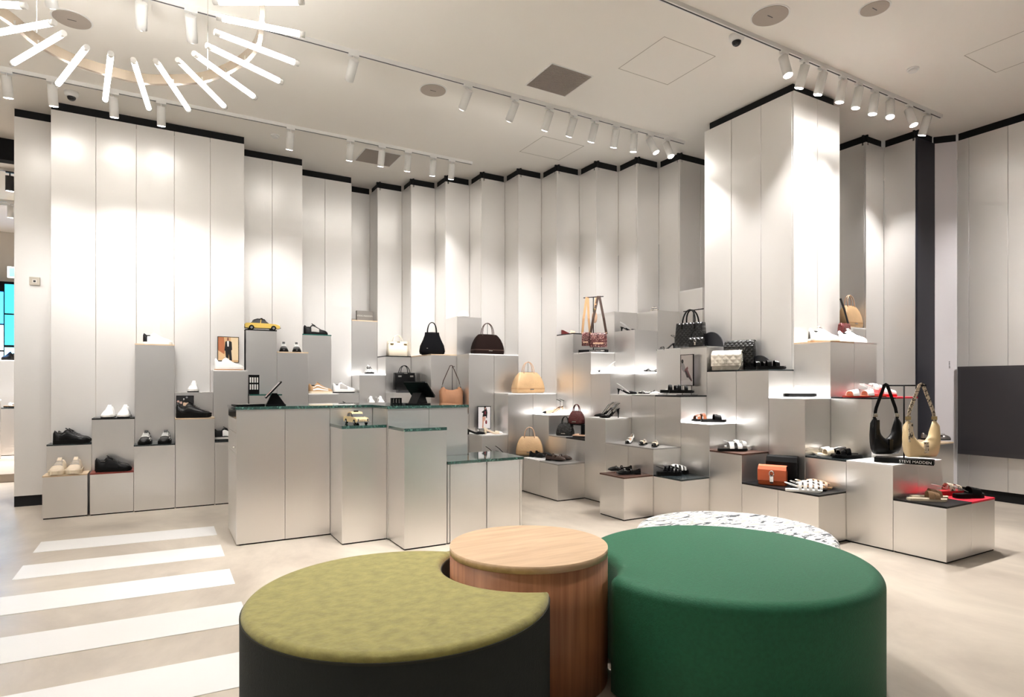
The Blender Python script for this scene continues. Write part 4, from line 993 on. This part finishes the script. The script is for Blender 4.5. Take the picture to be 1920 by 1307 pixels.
def hobo(label, loc, deg, w, h, d, m, strap, top, dip=.52, sw=.016, hardware=CHROME, bar=(0, 0), trimm=None, end=.86, group=BAGS):
    """slouchy crescent bag hung by its shoulder strap; loc is the bag's lowest point, top the strap's height above it"""
    t = thing('handbag', label, 'handbag', loc, math.radians(deg), group)
    R = []; N = 22; n = 14
    for k in range(N + 1):
        u = -1 + 2 * k / N; au = abs(u)
        zl = h * (.02 + .10 * max(au - .8, 0) / .2 + .55 * max(au - .93, 0) / .07)
        zh = h * (dip + (1 - dip) * min(au / end, 1) ** 1.9) - (h * .05 if au > end else 0)
        dd = d * (1 - .30 * au ** 2) * (1 if au < .95 else .5); zc, hz = (zl + zh) / 2, (zh - zl) / 2
        wx = w / 2 * (u - .10 * math.copysign(max(au - .5, 0), u))
        R.append([(wx * (1 - .16 * max(math.sin(2 * PI * i / n), 0) * (au > .6)), dd / 2 * math.copysign(abs(math.cos(2 * PI * i / n)) ** .8, math.cos(2 * PI * i / n)) * (1 - .45 * max(math.sin(2 * PI * i / n), 0)), zc + hz * math.sin(2 * PI * i / n)) for i in range(n)])
    MB().rings(R).build('body', m, t)
    hx = w / 2 * .80
    MB().tube([(-hx, 0, h * .93), (-hx * .82, 0, h + (top - h) * .25), (-hx * .12 + bar[0], 0, top - .004), (bar[0], 0, top), (hx * .12 + bar[0], 0, top - .004), (hx * .82, 0, h + (top - h) * .25), (hx, 0, h * .93)], 0, flat=(.004, sw)).build('strap', strap, t)
    for e in (-1, 1):
        MB().box(e * hx * .93 - sw * .75, e * hx * .93 + sw * .75, -.006, .006, h * .97, h * 1.06).build('buckle', hardware, t)
    if trimm: 
        MB().box(-.016, .016, -d / 2 - .004, -d / 2 + .01, h * .14, h * .42).build('front_tab', trimm, t)
        MB().box(-hx - sw * .6, -hx + sw * .6, -d * .34 - .004, -d * .34 + .004, h * .42, h * .90).build('side_tab', trimm, t)
    return t
def bag_stand(label, loc, deg, post, bar, base=(.34, .12, .035), text=None, tsize=.026, off=0.0):
    t = thing('bag_stand', label, 'bag stand', loc, math.radians(deg), 'bag stands')
    MB().cbox(-base[0] / 2, base[0] / 2, -base[1] / 2, base[1] / 2, 0, base[2], .004).build('base', KBLK, t)
    MB().cyl((0, 0, base[2]), (0, 0, post), .006, n=10).build('post', KBLK, t)
    MB().cyl((off - bar / 2, 0, post), (off + bar / 2, 0, post), .006, n=10).build('bar', KBLK, t)
    if text: lettering(text, tsize, t, KWHT, (base[0] * .20, -base[1] / 2 - .0006, base[2] / 2), (PI / 2, 0, 0))
    return t

b = bag('cream structured handbag with brass side tabs on a black topped plinth', on(745, lv(5), Y=cy(0, .55)), 0, .305, .215, .13, BOXY, BIVO, rise=.115, hw=.065, hr=.005)
for e in (-1, 1): MB().box(e * .10 - .022, e * .10 + .022, -.062, -.050, .165, .182).build('side_tab', GOLD, b)
MB().box(-.155, .155, -.052, -.045, .178, .214).build('top_band', BIVO, b); MB().box(-.02, .02, -.056, -.050, .198, .208).build('name_plate', GOLD, b)
b = bag('boxy black handbag with silver side tabs on a grey ledge', on(758, lv(3) + .04, Y=cy(1, .5)), 0, .30, .235, .13, BOXY, KBLK, rise=.125, hw=.065, hr=.0055)
for e in (-1, 1): MB().box(e * .085 - .024, e * .085 + .024, -.062, -.052, .175, .198).build('side_tab', CHROME, b)
MB().box(-.024, .024, -.058, -.050, .222, .232).build('name_plate', CHROME, b); MB().box(-.1, .1, -.05, .05, -.04, 0).build('stand_foot', DARKM, b)
b = bag('black suede bucket tote with tall handles on a tan board', on(810, lv(5), Y=cy(2, .5)), -14, .335, .30, .19, BUCK, SUEB, handle=KBLK, rise=.165, hw=.062, hr=.006)
MB().box(-.085, -.068, -.096, -.090, .075, .085).build('name_plate', CHROME, b)
bag('dark brown suede bowling bag with slim twin handles', on(914, lv(5), Y=cy(3, .55)), 0, .45, .27, .18, BOWL, SUEN, handle=KBRN, rise=.18, hw=.085, band=KBRN, plate=CHROME, stand=True)
bag('upper tan leather bowling bag with twin handles on the speckled and white tops', on(990, lv(3), Y=cy(4, .52)), 0, .44, .275, .20, BOWL, BTAN, handle=KNUD, rise=.165, hw=.08, band=KTAN, plate=CHROME, stand=True)
bag('lower tan leather bowling bag with twin handles beside the black loafers', on(993, lv(0), X=cx(3, .52)), -38, .34, .235, .16, BOWL, BTAN, handle=KNUD, rise=.14, hw=.065, band=KTAN, plate=CHROME, stand=True)
bag('tan leather handbag standing high up in the recess behind the column', (6.965, 4.205, lv(6)), 0, .33, .26, .165, BOWL, BTAN, handle=KNUD, rise=.15, hw=.07, band=KTAN, plate=CHROME)
hobo('tan suede hobo bag with a thin strap behind the second tablet', on(846, lv(2), Y=cy(3, .5)), -4, .33, .35, .14, BCOG, KBRN, .62, dip=.86, sw=.010)
st = thing('bag_rod', 'thin black rod holding up the strap of the tan suede hobo bag', 'bag stand', on(848, lv(2), Y=cy(3, .28)), group='bag stands')
MB().cyl((0, 0, .006), (0, 0, .61), .004, n=8).build('post', KBLK, st); MB().disc((0, 0), .05, 0, .006, 20).build('base', KBLK, st); MB().cyl((0, -.07, .606), (0, .0, .61), .004, n=8).build('hook', KBLK, st)
bag('small black crocodile handbag on the grey edged plinth', on(1060, lv(1), X=cx(4, .34)), -62, .215, .155, .12, BOWL, CROCB, rise=.10, hw=.045, plate=CHROME)
rz = thing('bag_riser', 'low black riser under the maroon crocodile bag', 'riser', on(1082, lv(1), X=cx(4, .60)), math.radians(-80))
MB().box(-.13, .13, -.06, .06, .135, .145).build('top', KBLK, rz)
for e in (-1, 1): MB().box(e * .125 - .004, e * .125 + .004, -.06, .06, 0, .135).build('side', KBLK, rz)
bag('small maroon crocodile handbag raised behind the black one', on(1081, lv(1) + .146, X=cx(4, .60)), -70, .205, .16, .11, BOWL, CROCM, rise=.10, hw=.045, plate=CHROME)
# black tote group
bag('large glossy black quilted tote with silver ring trim', on(1295, lv(5), X=cx(6, .45)), -74, .34, .28, .15, TOTE, QBLK, handle=KPAT, rise=.175, hw=.075, hr=.009)
cb = flap_bag('small black chain trimmed bag leaning on the quilted tote', on(1306, lv(5) + .0, X=cx(6, .13)), -74, .17, .10, .05, QBLK, strap=KPAT)
bs = bag_stand('thin black bar stand behind the quilted tote', on(1300, lv(5), X=cx(6, .80)), -90, .44, .30, (.12, .08, .008))
flap_bag('cream quilted flap bag with a chain', on(1364, lv(4), X=cx(6, .32)), -66, .30, .20, .10, QCRM, chain=True)
flap_bag('tall black quilted flap bag behind the cream quilted one', on(1388, lv(4), X=cx(6, .72)), -66, .30, .31, .12, QBLK)
DISC = mat('graphite_disc', (.035, .036, .042), .4)
for px, X, z, r, lab in ((1333, cx(6, .72), lv(5), .17, 'dark grey half round display prop behind the quilted tote'), (1424, cx(6, .86), lv(4), .15, 'dark grey half round display prop behind the black buckled sandals')):
    dp = thing('display_prop', lab, 'display prop', on(px, z, X=X), math.radians(-90), 'half round display props')
    MB().prism([(r * math.cos(PI * i / 24), r * math.sin(PI * i / 24)) for i in range(25)], -.006, .006).xf(Matrix.Rotation(PI / 2, 4, 'X')).build('plate', DISC, dp)
    MB().box(-.05, .05, -.03, .03, 0, .004).build('foot', DISC, dp)
flap_bag('orange leather flap bag with a silver clasp', on(1449, lv(0), X=cx(5, .36)), -64, .235, .17, .09, KORG, tab=KBRN, hw=CHROME, cs=1.7)
flap_bag('black leather flap bag with a silver clasp behind the orange one', on(1467, lv(0), X=cx(5, .76)), -64, .26, .245, .10, KBLK, tab=KBLK, hw=CHROME, cs=1.7)
# hobo stand on the white top
SX, SY, _z = on(1695, 0, X=cx(6, .62))
bag_stand('black T shaped bag stand with white lettering on the white ply edged top', (SX, SY, lv(1)), -68, .62, .30, (.40, .13, .038), 'STEVE MADDEN', .030)
dxv = Vector((math.cos(math.radians(-68)), math.sin(math.radians(-68))))
p = Vector((SX, SY)) - dxv * .125; hobo('black leather hobo bag with silver buckles hanging on the bag stand', (p.x, p.y, lv(1) + .055), -20,   .27, .32, .11, KBLK, KBLK, .572, dip=.42, trimm=KPAT, sw=.028)
p = Vector((SX, SY)) + dxv * .115; hobo('butter yellow hobo bag with a snake print strap hanging on the bag stand', (p.x, p.y, lv(1) + .048), -24, .30, .31, .11, BCRM, KSNK, .58, dip=.40, trimm=KSNK, hardware=GOLD, sw=.028)
# leopard group
LX_, LY_ = cx(5, .45), cy(6, .55)
bag_stand('black T shaped bag stand carrying the leopard print bags', (LX_, LY_, lv(5)), -60, .70, .27, (.36, .12, .036), 'STEVE MADDEN', .028)
dxv = Vector((math.cos(math.radians(-60)), math.sin(math.radians(-60))))
def cross_bag(label, off, w, h, d, m, strapm, deg, lift, fwd=.0):
    p = Vector((LX_, LY_)) + dxv * off + Vector((-.5, -.86)) * fwd
    t = thing('handbag', label, 'handbag', (p.x, p.y, lv(5) + lift), math.radians(deg), BAGS)
    bag_body(w, h, d, FLAP).build('body', m, t)
    top = .70 - lift
    MB().tube([(-w * .46, 0, h * .9), (-w * .30, 0, h + (top - h) * .4), (-.008, .045, top + .005), (.008, .045, top + .005), (w * .30, 0, h + (top - h) * .4), (w * .46, 0, h * .9)], 0, flat=(.004, .030)).build('strap', strapm, t)
    for e in (-1, 1): MB().ell((e * w * .45, 0, h * .98), (.008, .005, .012), 8, 5).build('ring', GOLD, t)
    MB().box(-w * .3, w * .3, -d / 2 - .003, -d / 2 + .004, h * .22, h * .32).build('front_patch', KNUD, t)
    return t
cross_bag('large leopard print crossbody bag with a brown strap', .06, .215, .18, .08, KLEO, KBRN, -42, .062, .06)
cross_bag('small leopard print pouch with a tan strap', -.105, .11, .17, .05, KLEO, KTAN, -55, .085, .055)
pc = thing('handbag', 'small rosy coin pouch dangling above the leopard bags', 'handbag', (LX_ - .02, LY_ - .05, lv(5) + .38), math.radians(-40), BAGS)
MB().ell((0, 0, .06), (.034, .02, .075), 14, 10).build('body', KNUD, pc); MB().tube([(0, 0, .13), (.01, 0, .22), (.02, .02, .31)], 0, flat=(.004, .024)).build('strap', KTAN, pc); MB().ell((.004, -.012, .16), (.014, .006, .014), 10, 6).build('ring', GOLD, pc)
t = thing('handbag', 'maroon and black crossbody bag leaning by the column edge', 'handbag', on(1583, lv(5) + .0, Y=cy(13, .16)), 0, BAGS)
bag_body(.16, .22, .06, FLAP).build('body', CROCM, t); MB().tube([(.06, -.01, .20), (.0, .0, .36), (-.05, .01, .47)], 0, flat=(.004, .028)).build('strap', KBLK, t); MB().box(-.03, .03, -.042, -.034, .08, .12).build('clasp_plate', CHROME, t)

# ------------------------------------------------------------------ posters, models and desk things
def frame_root(label, loc, deg, w, h, legs=0.0, border=.006, bm=KBLK, tilt=0.0):
    t = thing('picture_frame', label, 'picture', loc, math.radians(deg), 'framed fashion photos')
    if legs:
        for e in (-.35, .35): MB().box(e * w - .002, e * w + .002, -.002, .002, 0, legs).build('leg', bm, t)
        MB().box(-w * .62, w * .62, -.04, .04, 0, .004).build('foot', bm, t)
    z0 = legs
    MB().box(-w / 2, w / 2, -.004, .008, z0, z0 + border).build('frame_side', bm, t); MB().box(-w / 2, w / 2, -.004, .008, z0 + h - border, z0 + h).build('frame_side', bm, t)
    for e in (-1, 1): MB().box(min(e * w / 2, e * (w / 2 - border)), max(e * w / 2, e * (w / 2 - border)), -.004, .008, z0 + border, z0 + h - border).build('frame_side', bm, t)
    return t, z0
def flat_print(t, polys, w, z0, h, y=-.0005):
    """flat printed shapes; coordinates as fractions of the sheet"""
    for k, (nm, m, P) in enumerate(polys):
        yy = y - .0003 * k
        vs = [((u - .5) * w, yy, z0 + v * h) for u, v in P]; vb = [(a, .006 if k == 0 else yy + .0002, c) for a, b_, c in vs]; n = len(P)
        mb = MB(); mb.add(vs + vb, [tuple(range(n)), tuple(reversed(range(n, 2 * n)))] + [(i, (i + 1) % n, n + (i + 1) % n, n + i) for i in range(n)])
        mb.build(nm, m, t)
def pr(name, c): return mat('print_' + name, c, .35)
def blob(cx_, cy_, rx, ry, n=16): return [(cx_ + rx * math.cos(2 * PI * i / n), cy_ + ry * math.sin(2 * PI * i / n)) for i in range(n)]
w, h = .225, .30
t, z0 = frame_root('framed photo of a person in a black suit against a sandy wall', on(428, 1.465 + .09, Y=7.76), 0, w, h, 0)
MB().box(-.03, .03, .008, .03, -.09, .2).build('back_support', KBLK, t)
flat_print(t, [('print_background', pr('sand', (.66, .42, .22)), [(0, 0), (1, 0), (1, 1), (0, 1)]), ('print_rock', pr('rust', (.45, .16, .07)), [(0, .1), (.28, .14), (.34, .5), (.30, .97), (0, .97)]),
    ('print_sky', pr('pale', (.78, .62, .40)), [(.66, .10), (1, .10), (1, .98), (.62, .98)]), ('print_ground', pr('dune', (.74, .50, .28)), [(0, .0), (.45, .0), (.35, .30), (0, .48)]),
    ('print_jacket', pr('black', (.01, .01, .011)), [(.32, .46), (.36, .80), (.44, .84), (.56, .84), (.66, .80), (.68, .50), (.60, .44), (.40, .44)]),
    ('print_trousers', pr('black', (.01, .01, .011)), [(.36, .46), (.64, .46), (.68, .08), (.56, .08), (.52, .34), (.50, .08), (.40, .10)]),
    ('print_shirt', pr('white', (.85, .84, .82)), [(.44, .83), (.53, .83), (.52, .62), (.46, .62)]), ('print_head', pr('skin', (.25, .09, .06)), blob(.485, .905, .045, .06))], w, z0, h)
w, h = .17, .235
t, z0 = frame_root('small black and white comic style print behind the glossy black sneaker', on(347, .945, Y=7.53), 0, w, h, 0, .004)
g = [('print_background', pr('char', (.02, .02, .022)), [(0, 0), (1, 0), (1, 1), (0, 1)])]
for k in range(16):
    u, v = random.uniform(.08, .9), random.uniform(.3, .95)
    g.append(('print_shape', pr(('white', 'greyp', 'rosy')[k % 3], ((.8, .8, .8), (.35, .35, .36), (.62, .40, .34))[k % 3]), blob(u, v, random.uniform(.03, .09), random.uniform(.03, .07), 6)))
g += [('print_face', pr('flesh', (.72, .52, .38)), blob(.55, .60, .17, .14)), ('print_hair', pr('black', (.01, .01, .011)), blob(.55, .74, .19, .07))]
flat_print(t, g, w, z0, h)
w, h = .19, .295
t, z0 = frame_root('framed photo of a walking person in a black coat on white', on(908, lv(1), Y=cy(4, .14)), 0, w, h, .05)
flat_print(t, [('print_background', pr('paper', (.80, .77, .78)), [(0, 0), (1, 0), (1, 1), (0, 1)]), ('print_hair', pr('black', (.01, .01, .011)), [(.48, .98), (.62, .98), (.72, .80), (.70, .55), (.62, .60), (.50, .78)]),
    ('print_coat', pr('black', (.01, .01, .011)), [(.28, .74), (.50, .84), (.66, .80), (.74, .74), (.70, .46), (.64, .50), (.62, .56), (.36, .54), (.42, .70)]), ('print_top', pr('wine', (.25, .03, .05)), [(.52, .78), (.62, .78), (.60, .64), (.54, .64)]),
    ('print_face', pr('flesh2', (.45, .24, .18)), blob(.58, .90, .045, .05)), ('print_leg', pr('flesh3', (.60, .28, .17)), [(.36, .54), (.48, .54), (.44, .30), (.42, .04), (.34, .04), (.36, .30)]),
    ('print_leg', pr('flesh3', (.60, .28, .17)), [(.50, .54), (.60, .52), (.54, .36), (.48, .34)]), ('print_bag', pr('wine2', (.18, .02, .03)), blob(.64, .30, .07, .09))], w, z0, h)
w, h = .185, .335
t, z0 = frame_root('framed black and white photo of a seated figure in boots', on(1288, lv(3), X=cx(5, .86)), -90, w, h, .10)
flat_print(t, [('print_background', pr('greypaper', (.62, .57, .56)), [(0, 0), (1, 0), (1, 1), (0, 1)]), ('print_floor', pr('paper2', (.72, .68, .68)), [(0, 0), (1, 0), (1, .22), (0, .16)]),
    ('print_head', pr('black', (.01, .01, .011)), blob(.15, .78, .09, .07)), ('print_torso', pr('silver', (.33, .31, .32)), [(.06, .72), (.26, .72), (.44, .50), (.30, .42), (.10, .52)]),
    ('print_arm', pr('mauve', (.22, .10, .11)), [(.30, .50), (.56, .62), (.60, .54), (.40, .44)]), ('print_leg', pr('mauve', (.22, .10, .11)), [(.30, .48), (.50, .58), (.92, .16), (.84, .13), (.56, .36)]),
    ('print_leg', pr('dark', (.05, .035, .04)), [(.34, .46), (.50, .26), (.62, .26), (.80, .16), (.86, .20), (.62, .34), (.44, .50)])], w, z0, h)

TAXI = mat('taxi_yellow', (.80, .55, .13), .3); CARW = mat('model_car_white', (.72, .66, .56), .35); TGLS = mat('model_glass', (.10, .10, .11), .1); TCRM = mat('taxi_cream', (.78, .58, .30), .35)
def model_car(label, loc, deg, L, body, roof, name='model_taxi'):
    t = thing(name, label, 'model car', loc, math.radians(deg), 'model cars'); k = L / .40
    prof = [(-.20, .030), (-.20, .070), (-.185, .082), (-.12, .086), (.06, .084), (.15, .078), (.192, .066), (.20, .045), (.20, .028), (-.19, .026)]
    def side(P, y0, y1, nm, m, par=t, inset=0):
        n = len(P); vs = [(x * k, y0 * k, z * k) for x, z in P] + [(x * k, y1 * k, z * k) for x, z in P]
        mb = MB(); mb.add(vs, [tuple(range(n)), tuple(reversed(range(n, 2 * n)))] + [(i, (i + 1) % n, n + (i + 1) % n, n + i) for i in range(n)]); return mb.build(nm, m, par)
    side(prof, -.072, .072, 'body', body)
    side([(-.135, .084), (-.10, .118), (-.06, .130), (.02, .128), (.075, .084)], -.060, .060, 'cabin', TGLS)
    side([(-.105, .116), (-.062, .131), (.024, .129), (.036, .118), (.02, .137), (-.06, .140), (-.10, .126)], -.063, .063, 'roof', roof)
    side([(-.028, .084), (-.022, .130), (-.014, .130), (-.018, .084)], -.063, .063, 'pillar', body)
    MB().box(-.015 * k, .005 * k, -.025 * k, .025 * k, .137 * k, .152 * k).build('roof_sign', KBLK, t)
    for x in (-.125, .125):
        for s_ in (-1, 1):
            wv = MB().cyl((x * k, s_ * .058 * k, .030 * k), (x * k, s_ * .076 * k, .030 * k), .030 * k, n=18).build('wheel', KSOL, t)
            MB().cyl((x * k, s_ * .076 * k, .030 * k), (x * k, s_ * .0775 * k, .030 * k), .015 * k, n=14).build('hubcap', CHROME, wv)
    for e in (-1, 1): MB().box(e * .203 * k - .006 * k, e * .203 * k + .006 * k, -.074 * k, .074 * k, .028 * k, .040 * k).build('bumper', CHROME, t)
    g = MB()
    for i in range(7): g.box(.199 * k, .203 * k, (-.036 + .0105 * i) * k, (-.031 + .0105 * i) * k, .042 * k, .062 * k)
    g.build('grille', CHROME, t)
    for s_ in (-1, 1): MB().cyl((.196 * k, s_ * .054 * k, .058 * k), (.205 * k, s_ * .054 * k, .058 * k), .012 * k, n=14).build('headlight', CHROME, t)
    return t
model_car('yellow model taxi with a black roof on the tall sneaker plinth', on(491, lv(6), Y=cy(1, .6)), 0, .40, TAXI, KBLK)
model_car('cream yellow model taxi on the green pillar beside the cash desk', (1.43, 5.15, .964), -84, .30, TCRM, TCRM)
model_car('small pale model car on the tallest bare plinth', on(1227, lv(7), X=cx(7, .45)), -125, .20, CARW, CARW, 'model_car')
t = thing('name_block', 'grey metal block with a brand name on the tan ledge', 'sign', on(683, lv(7), Y=cy(-1, .6)), 0)
MB().cbox(-.118, .118, -.03, .03, 0, .150, .003).build('block', mat('dull_nickel', (.30, .28, .26), .4, metal=.6), t)
lettering('STEVE MADDEN', .032, t, mat('pale_letters', (.75, .73, .70), .4), (0, -.0306, .075), (PI / 2, 0, 0))
t = thing('cap', 'white baseball cap on the bare topped plinth', 'cap', on(869, lv(7), Y=cy(2, .5)), math.radians(175))
R = []
for k in range(8):
    a = PI / 2 * k / 7; R.append([(.085 * math.cos(a) * math.cos(2 * PI * i / 20), .075 * math.cos(a) * math.sin(2 * PI * i / 20), .012 + .098 * math.sin(a)) for i in range(20)])
MB().rings(R).build('crown', KWHT, t)
MB().rings([[(.06 + .10 * (u / 8) * 1, y * .075 * (1 - (u / 8) ** 2.2 * .75), .014 - .006 * u / 8 + dz) for y in (-1, -.5, 0, .5, 1)] + [(.06 + .10 * (u / 8), y * .075 * (1 - (u / 8) ** 2.2 * .75), .011 - .006 * u / 8 + dz) for y in (1, .5, 0, -.5, -1)] for u in range(9) for dz in (0,)], smooth=False).build('brim', KWHT, t)
MB().tube([(.083 * math.cos(2 * PI * i / 20), .073 * math.sin(2 * PI * i / 20), .010) for i in range(21)], .006, 6).build('sweatband', KBLK, t)
t = thing('care_kit_rack', 'black rack with rows of white striped packs behind the first tablet', 'rack', on(476, lv(3), Y=7.60), 0)
MB().box(-.055, .055, -.03, .03, 0, .225).build('back_board', KBLK, t)
for r_ in range(2):
    for k in range(4): MB().box(-.048 + .025 * k, -.034 + .025 * k, -.036, -.03, .055 + .08 * r_, .115 + .08 * r_).build('pack', KWHT, t)
SCR = mat('tablet_picture', (.40, .34, .34), .2, emit=.06); SCR2 = mat('tablet_picture_rust', (.30, .07, .04), .2, emit=.05)
def tablet(label, loc, deg, tilt):
    t = thing('tablet_stand', label, 'tablet', loc, math.radians(deg), 'desk tablets')
    MB().cbox(-.09, .09, -.07, .09, 0, .010, .01).build('base', KBLK, t)
    side = [(-.065, .01), (.085, .01), (.02, .105), (-.02, .105)]
    mb = MB(); n = 4; vs = [(-.05, y, z) for y, z in side] + [(.05, y, z) for y, z in side]
    mb.add(vs, [tuple(range(n)), tuple(reversed(range(n, 2 * n)))] + [(i, (i + 1) % n, n + (i + 1) % n, n + i) for i in range(n)]); mb.build('neck', KBLK, t)
    M = Matrix.Translation((0, -.01, .135)) @ Matrix.Rotation(tilt, 4, 'X')
    s = MB().cbox(-.135, .135, -.095, .095, -.006, .006, .008).xf(M).build('tablet', KBLK, t)
    MB().box(-.122, .122, -.083, .083, .006, .0068).xf(M).build('display', SCR, s)
    MB().box(-.122, .0, -.083, -.01, .0068, .0072).xf(M).build('display_picture', SCR2, s)
    MB().box(-.012, .012, -.012, .012, -.0072, -.006).xf(M).build('maker_mark', CHROME, s)
    return t
tablet('tablet on a black stand at the drawer end of the cash desk, screen showing', (.845, 5.62, 1.12), -96, math.radians(48))
tablet('tablet on a black stand at the far end of the cash desk, back showing', (2.02, 5.22, 1.12), 118, math.radians(46))
t = thing('payment_pad', 'flat dark card pad lying at the drawer end of the cash desk', 'card reader', (.64, 5.66, 1.12), math.radians(14))
MB().cbox(-.12, .12, -.07, .07, 0, .012, .012).build('body', KBLK, t); MB().box(-.10, .10, -.055, .055, .012, .0128).build('cover', mat('pad_grey', (.22, .20, .19), .4), t)
t = thing('card_holder', 'small black slotted card holder beside the second tablet', 'card holder', (1.90, 5.48, 1.12), 0)
MB().box(-.05, .05, -.02, .02, 0, .008).build('base', KBLK, t)
for k in range(4): MB().box(-.05 + .028 * k, -.038 + .028 * k, -.02, .02, .008, .055).build('slot', KBLK, t)
MB().box(-.05, .05, .014, .02, .045, .055).build('rail', KBLK, t)

# ------------------------------------------------------------------ glimpse of the next room past the end panel
st = MB().box(-6.5, -1.40, 10.35, 14.9, 0, .11).build('floor_platform', mat('platform_riser', (.40, .33, .27), .5)); st['kind'] = 'structure'
BK = [(-2.55, -2.12, 13.0, 13.4, .80, 'slate', 'grey plinth in the next room under the black and white sandal'), (-2.12, -1.75, 13.2, 13.6, 1.02, 'grey', 'tall grey plinth in the next room behind the black and white sandal'),
      (-2.75, -2.25, 12.2, 12.6, .95, 'lit', 'glowing topped plinth at the edge of the next room'), (-2.75, -2.10, 13.65, 14.0, 1.62, 'white', 'tall pale plinth in the next room under the dark boot')]
for x0, x1, y0, y1, z, bd, lab in BK:
    u = unit(x0, x1, y0, y1, z, bd, lab); u.location.z = .11
sandal('black and white sandal on a plinth in the next room', (-2.22, 13.2, .912), -30, KZEB, KSOL, .02, (.4, .6), .12, L=.25)
sandal('brown slide on the glowing plinth of the next room', (-2.42, 12.4, 1.062), -20, KBRN, KSOL, .02, (.5,), .3, L=.25)
sneaker('dark boot on top of the tall pale plinth in the next room', (-2.36, 13.82, 1.732), -110, KBLK, KSOL, chunky=1.6)
BLU = mat('screen_blue', (.02, .16, .75), .3, emit=1.6); CYA = mat('screen_cyan', (.22, .62, .92), .3, emit=1.4); TEAL = mat('screen_teal', (.02, .22, .30), .3, emit=.8)
t = thing('video_wall', 'tall glowing blue video screen in the next room', 'screen', (-2.5, 14.75, 1.5))
MB().box(-.55, .45, 0, .06, 0, 1.75).build('frame', KBLK, t)
for k, (x0, x1, z0, z1, m) in enumerate(((-.5, -.10, .95, 1.55, BLU), (-.5, -.10, .45, .92, CYA), (-.08, .12, 1.15, 1.70, TEAL), (-.08, .12, .55, 1.12, TEAL), (-.08, .2, .15, .5, CYA), (-.5, -.10, .10, .42, KWHT))):
    MB().box(x0, x1, -.01, 0, z0, z1).build('picture_tile', m, t)
EXG = mat('exit_green', (.02, .45, .30), .4, emit=1.2); EXW = mat('exit_white', (.9, .95, .92), .4, emit=1.5)
t = thing('exit_sign', 'green exit sign with a white upward arrow in the next room', 'exit sign', (-2.08, 13.0, 3.18))
MB().box(-.16, .16, 0, .03, -.09, .09).build('panel', EXW, t); MB().box(-.006, .006, .01, .02, .09, ZCEIL - 3.18).build('hanger', WHITEM, t); MB().box(-.14, .14, -.004, 0, -.075, .075).build('face', EXG, t)
mb = MB(); P = [(0, .06), (.07, -.005), (.03, -.005), (.03, -.06), (-.03, -.06), (-.03, -.005), (-.07, -.005)]; n = len(P)
mb.add([(x, -.007, z) for x, z in P] + [(x, -.004, z) for x, z in P], [tuple(range(n)), tuple(reversed(range(n, 2 * n)))] + [(i, (i + 1) % n, n + (i + 1) % n, n + i) for i in range(n)]); mb.build('arrow', EXW, t)
t = MB().box(-6.5, -1.36, 9.3, 9.45, 3.98, ZCEIL).build('trim_1', VOID); t['kind'] = 'structure'
rail(10.6, -6.0, -1.45, 'dark edged lighting track in the next room')
track_spot(-1.80, 10.6, (-1.9, 11.2, 0), 'dark grey spotlight in the next room', 120, 90, 1.0, drop=.09, L=.2, r=.05, housing=DARKM)
for k, (X, Y) in enumerate(((-2.1, 12.4), (-3.4, 12.6))):
    rail(Y, -6.0, -1.45, ('nearer', 'farther')[k] + ' white lighting track across the next room')
    track_spot(X, Y, (X - .1, Y + .8, 0), ('nearer', 'farther')[k] + ' white spotlight in the next room', 180, 110, 1.0)
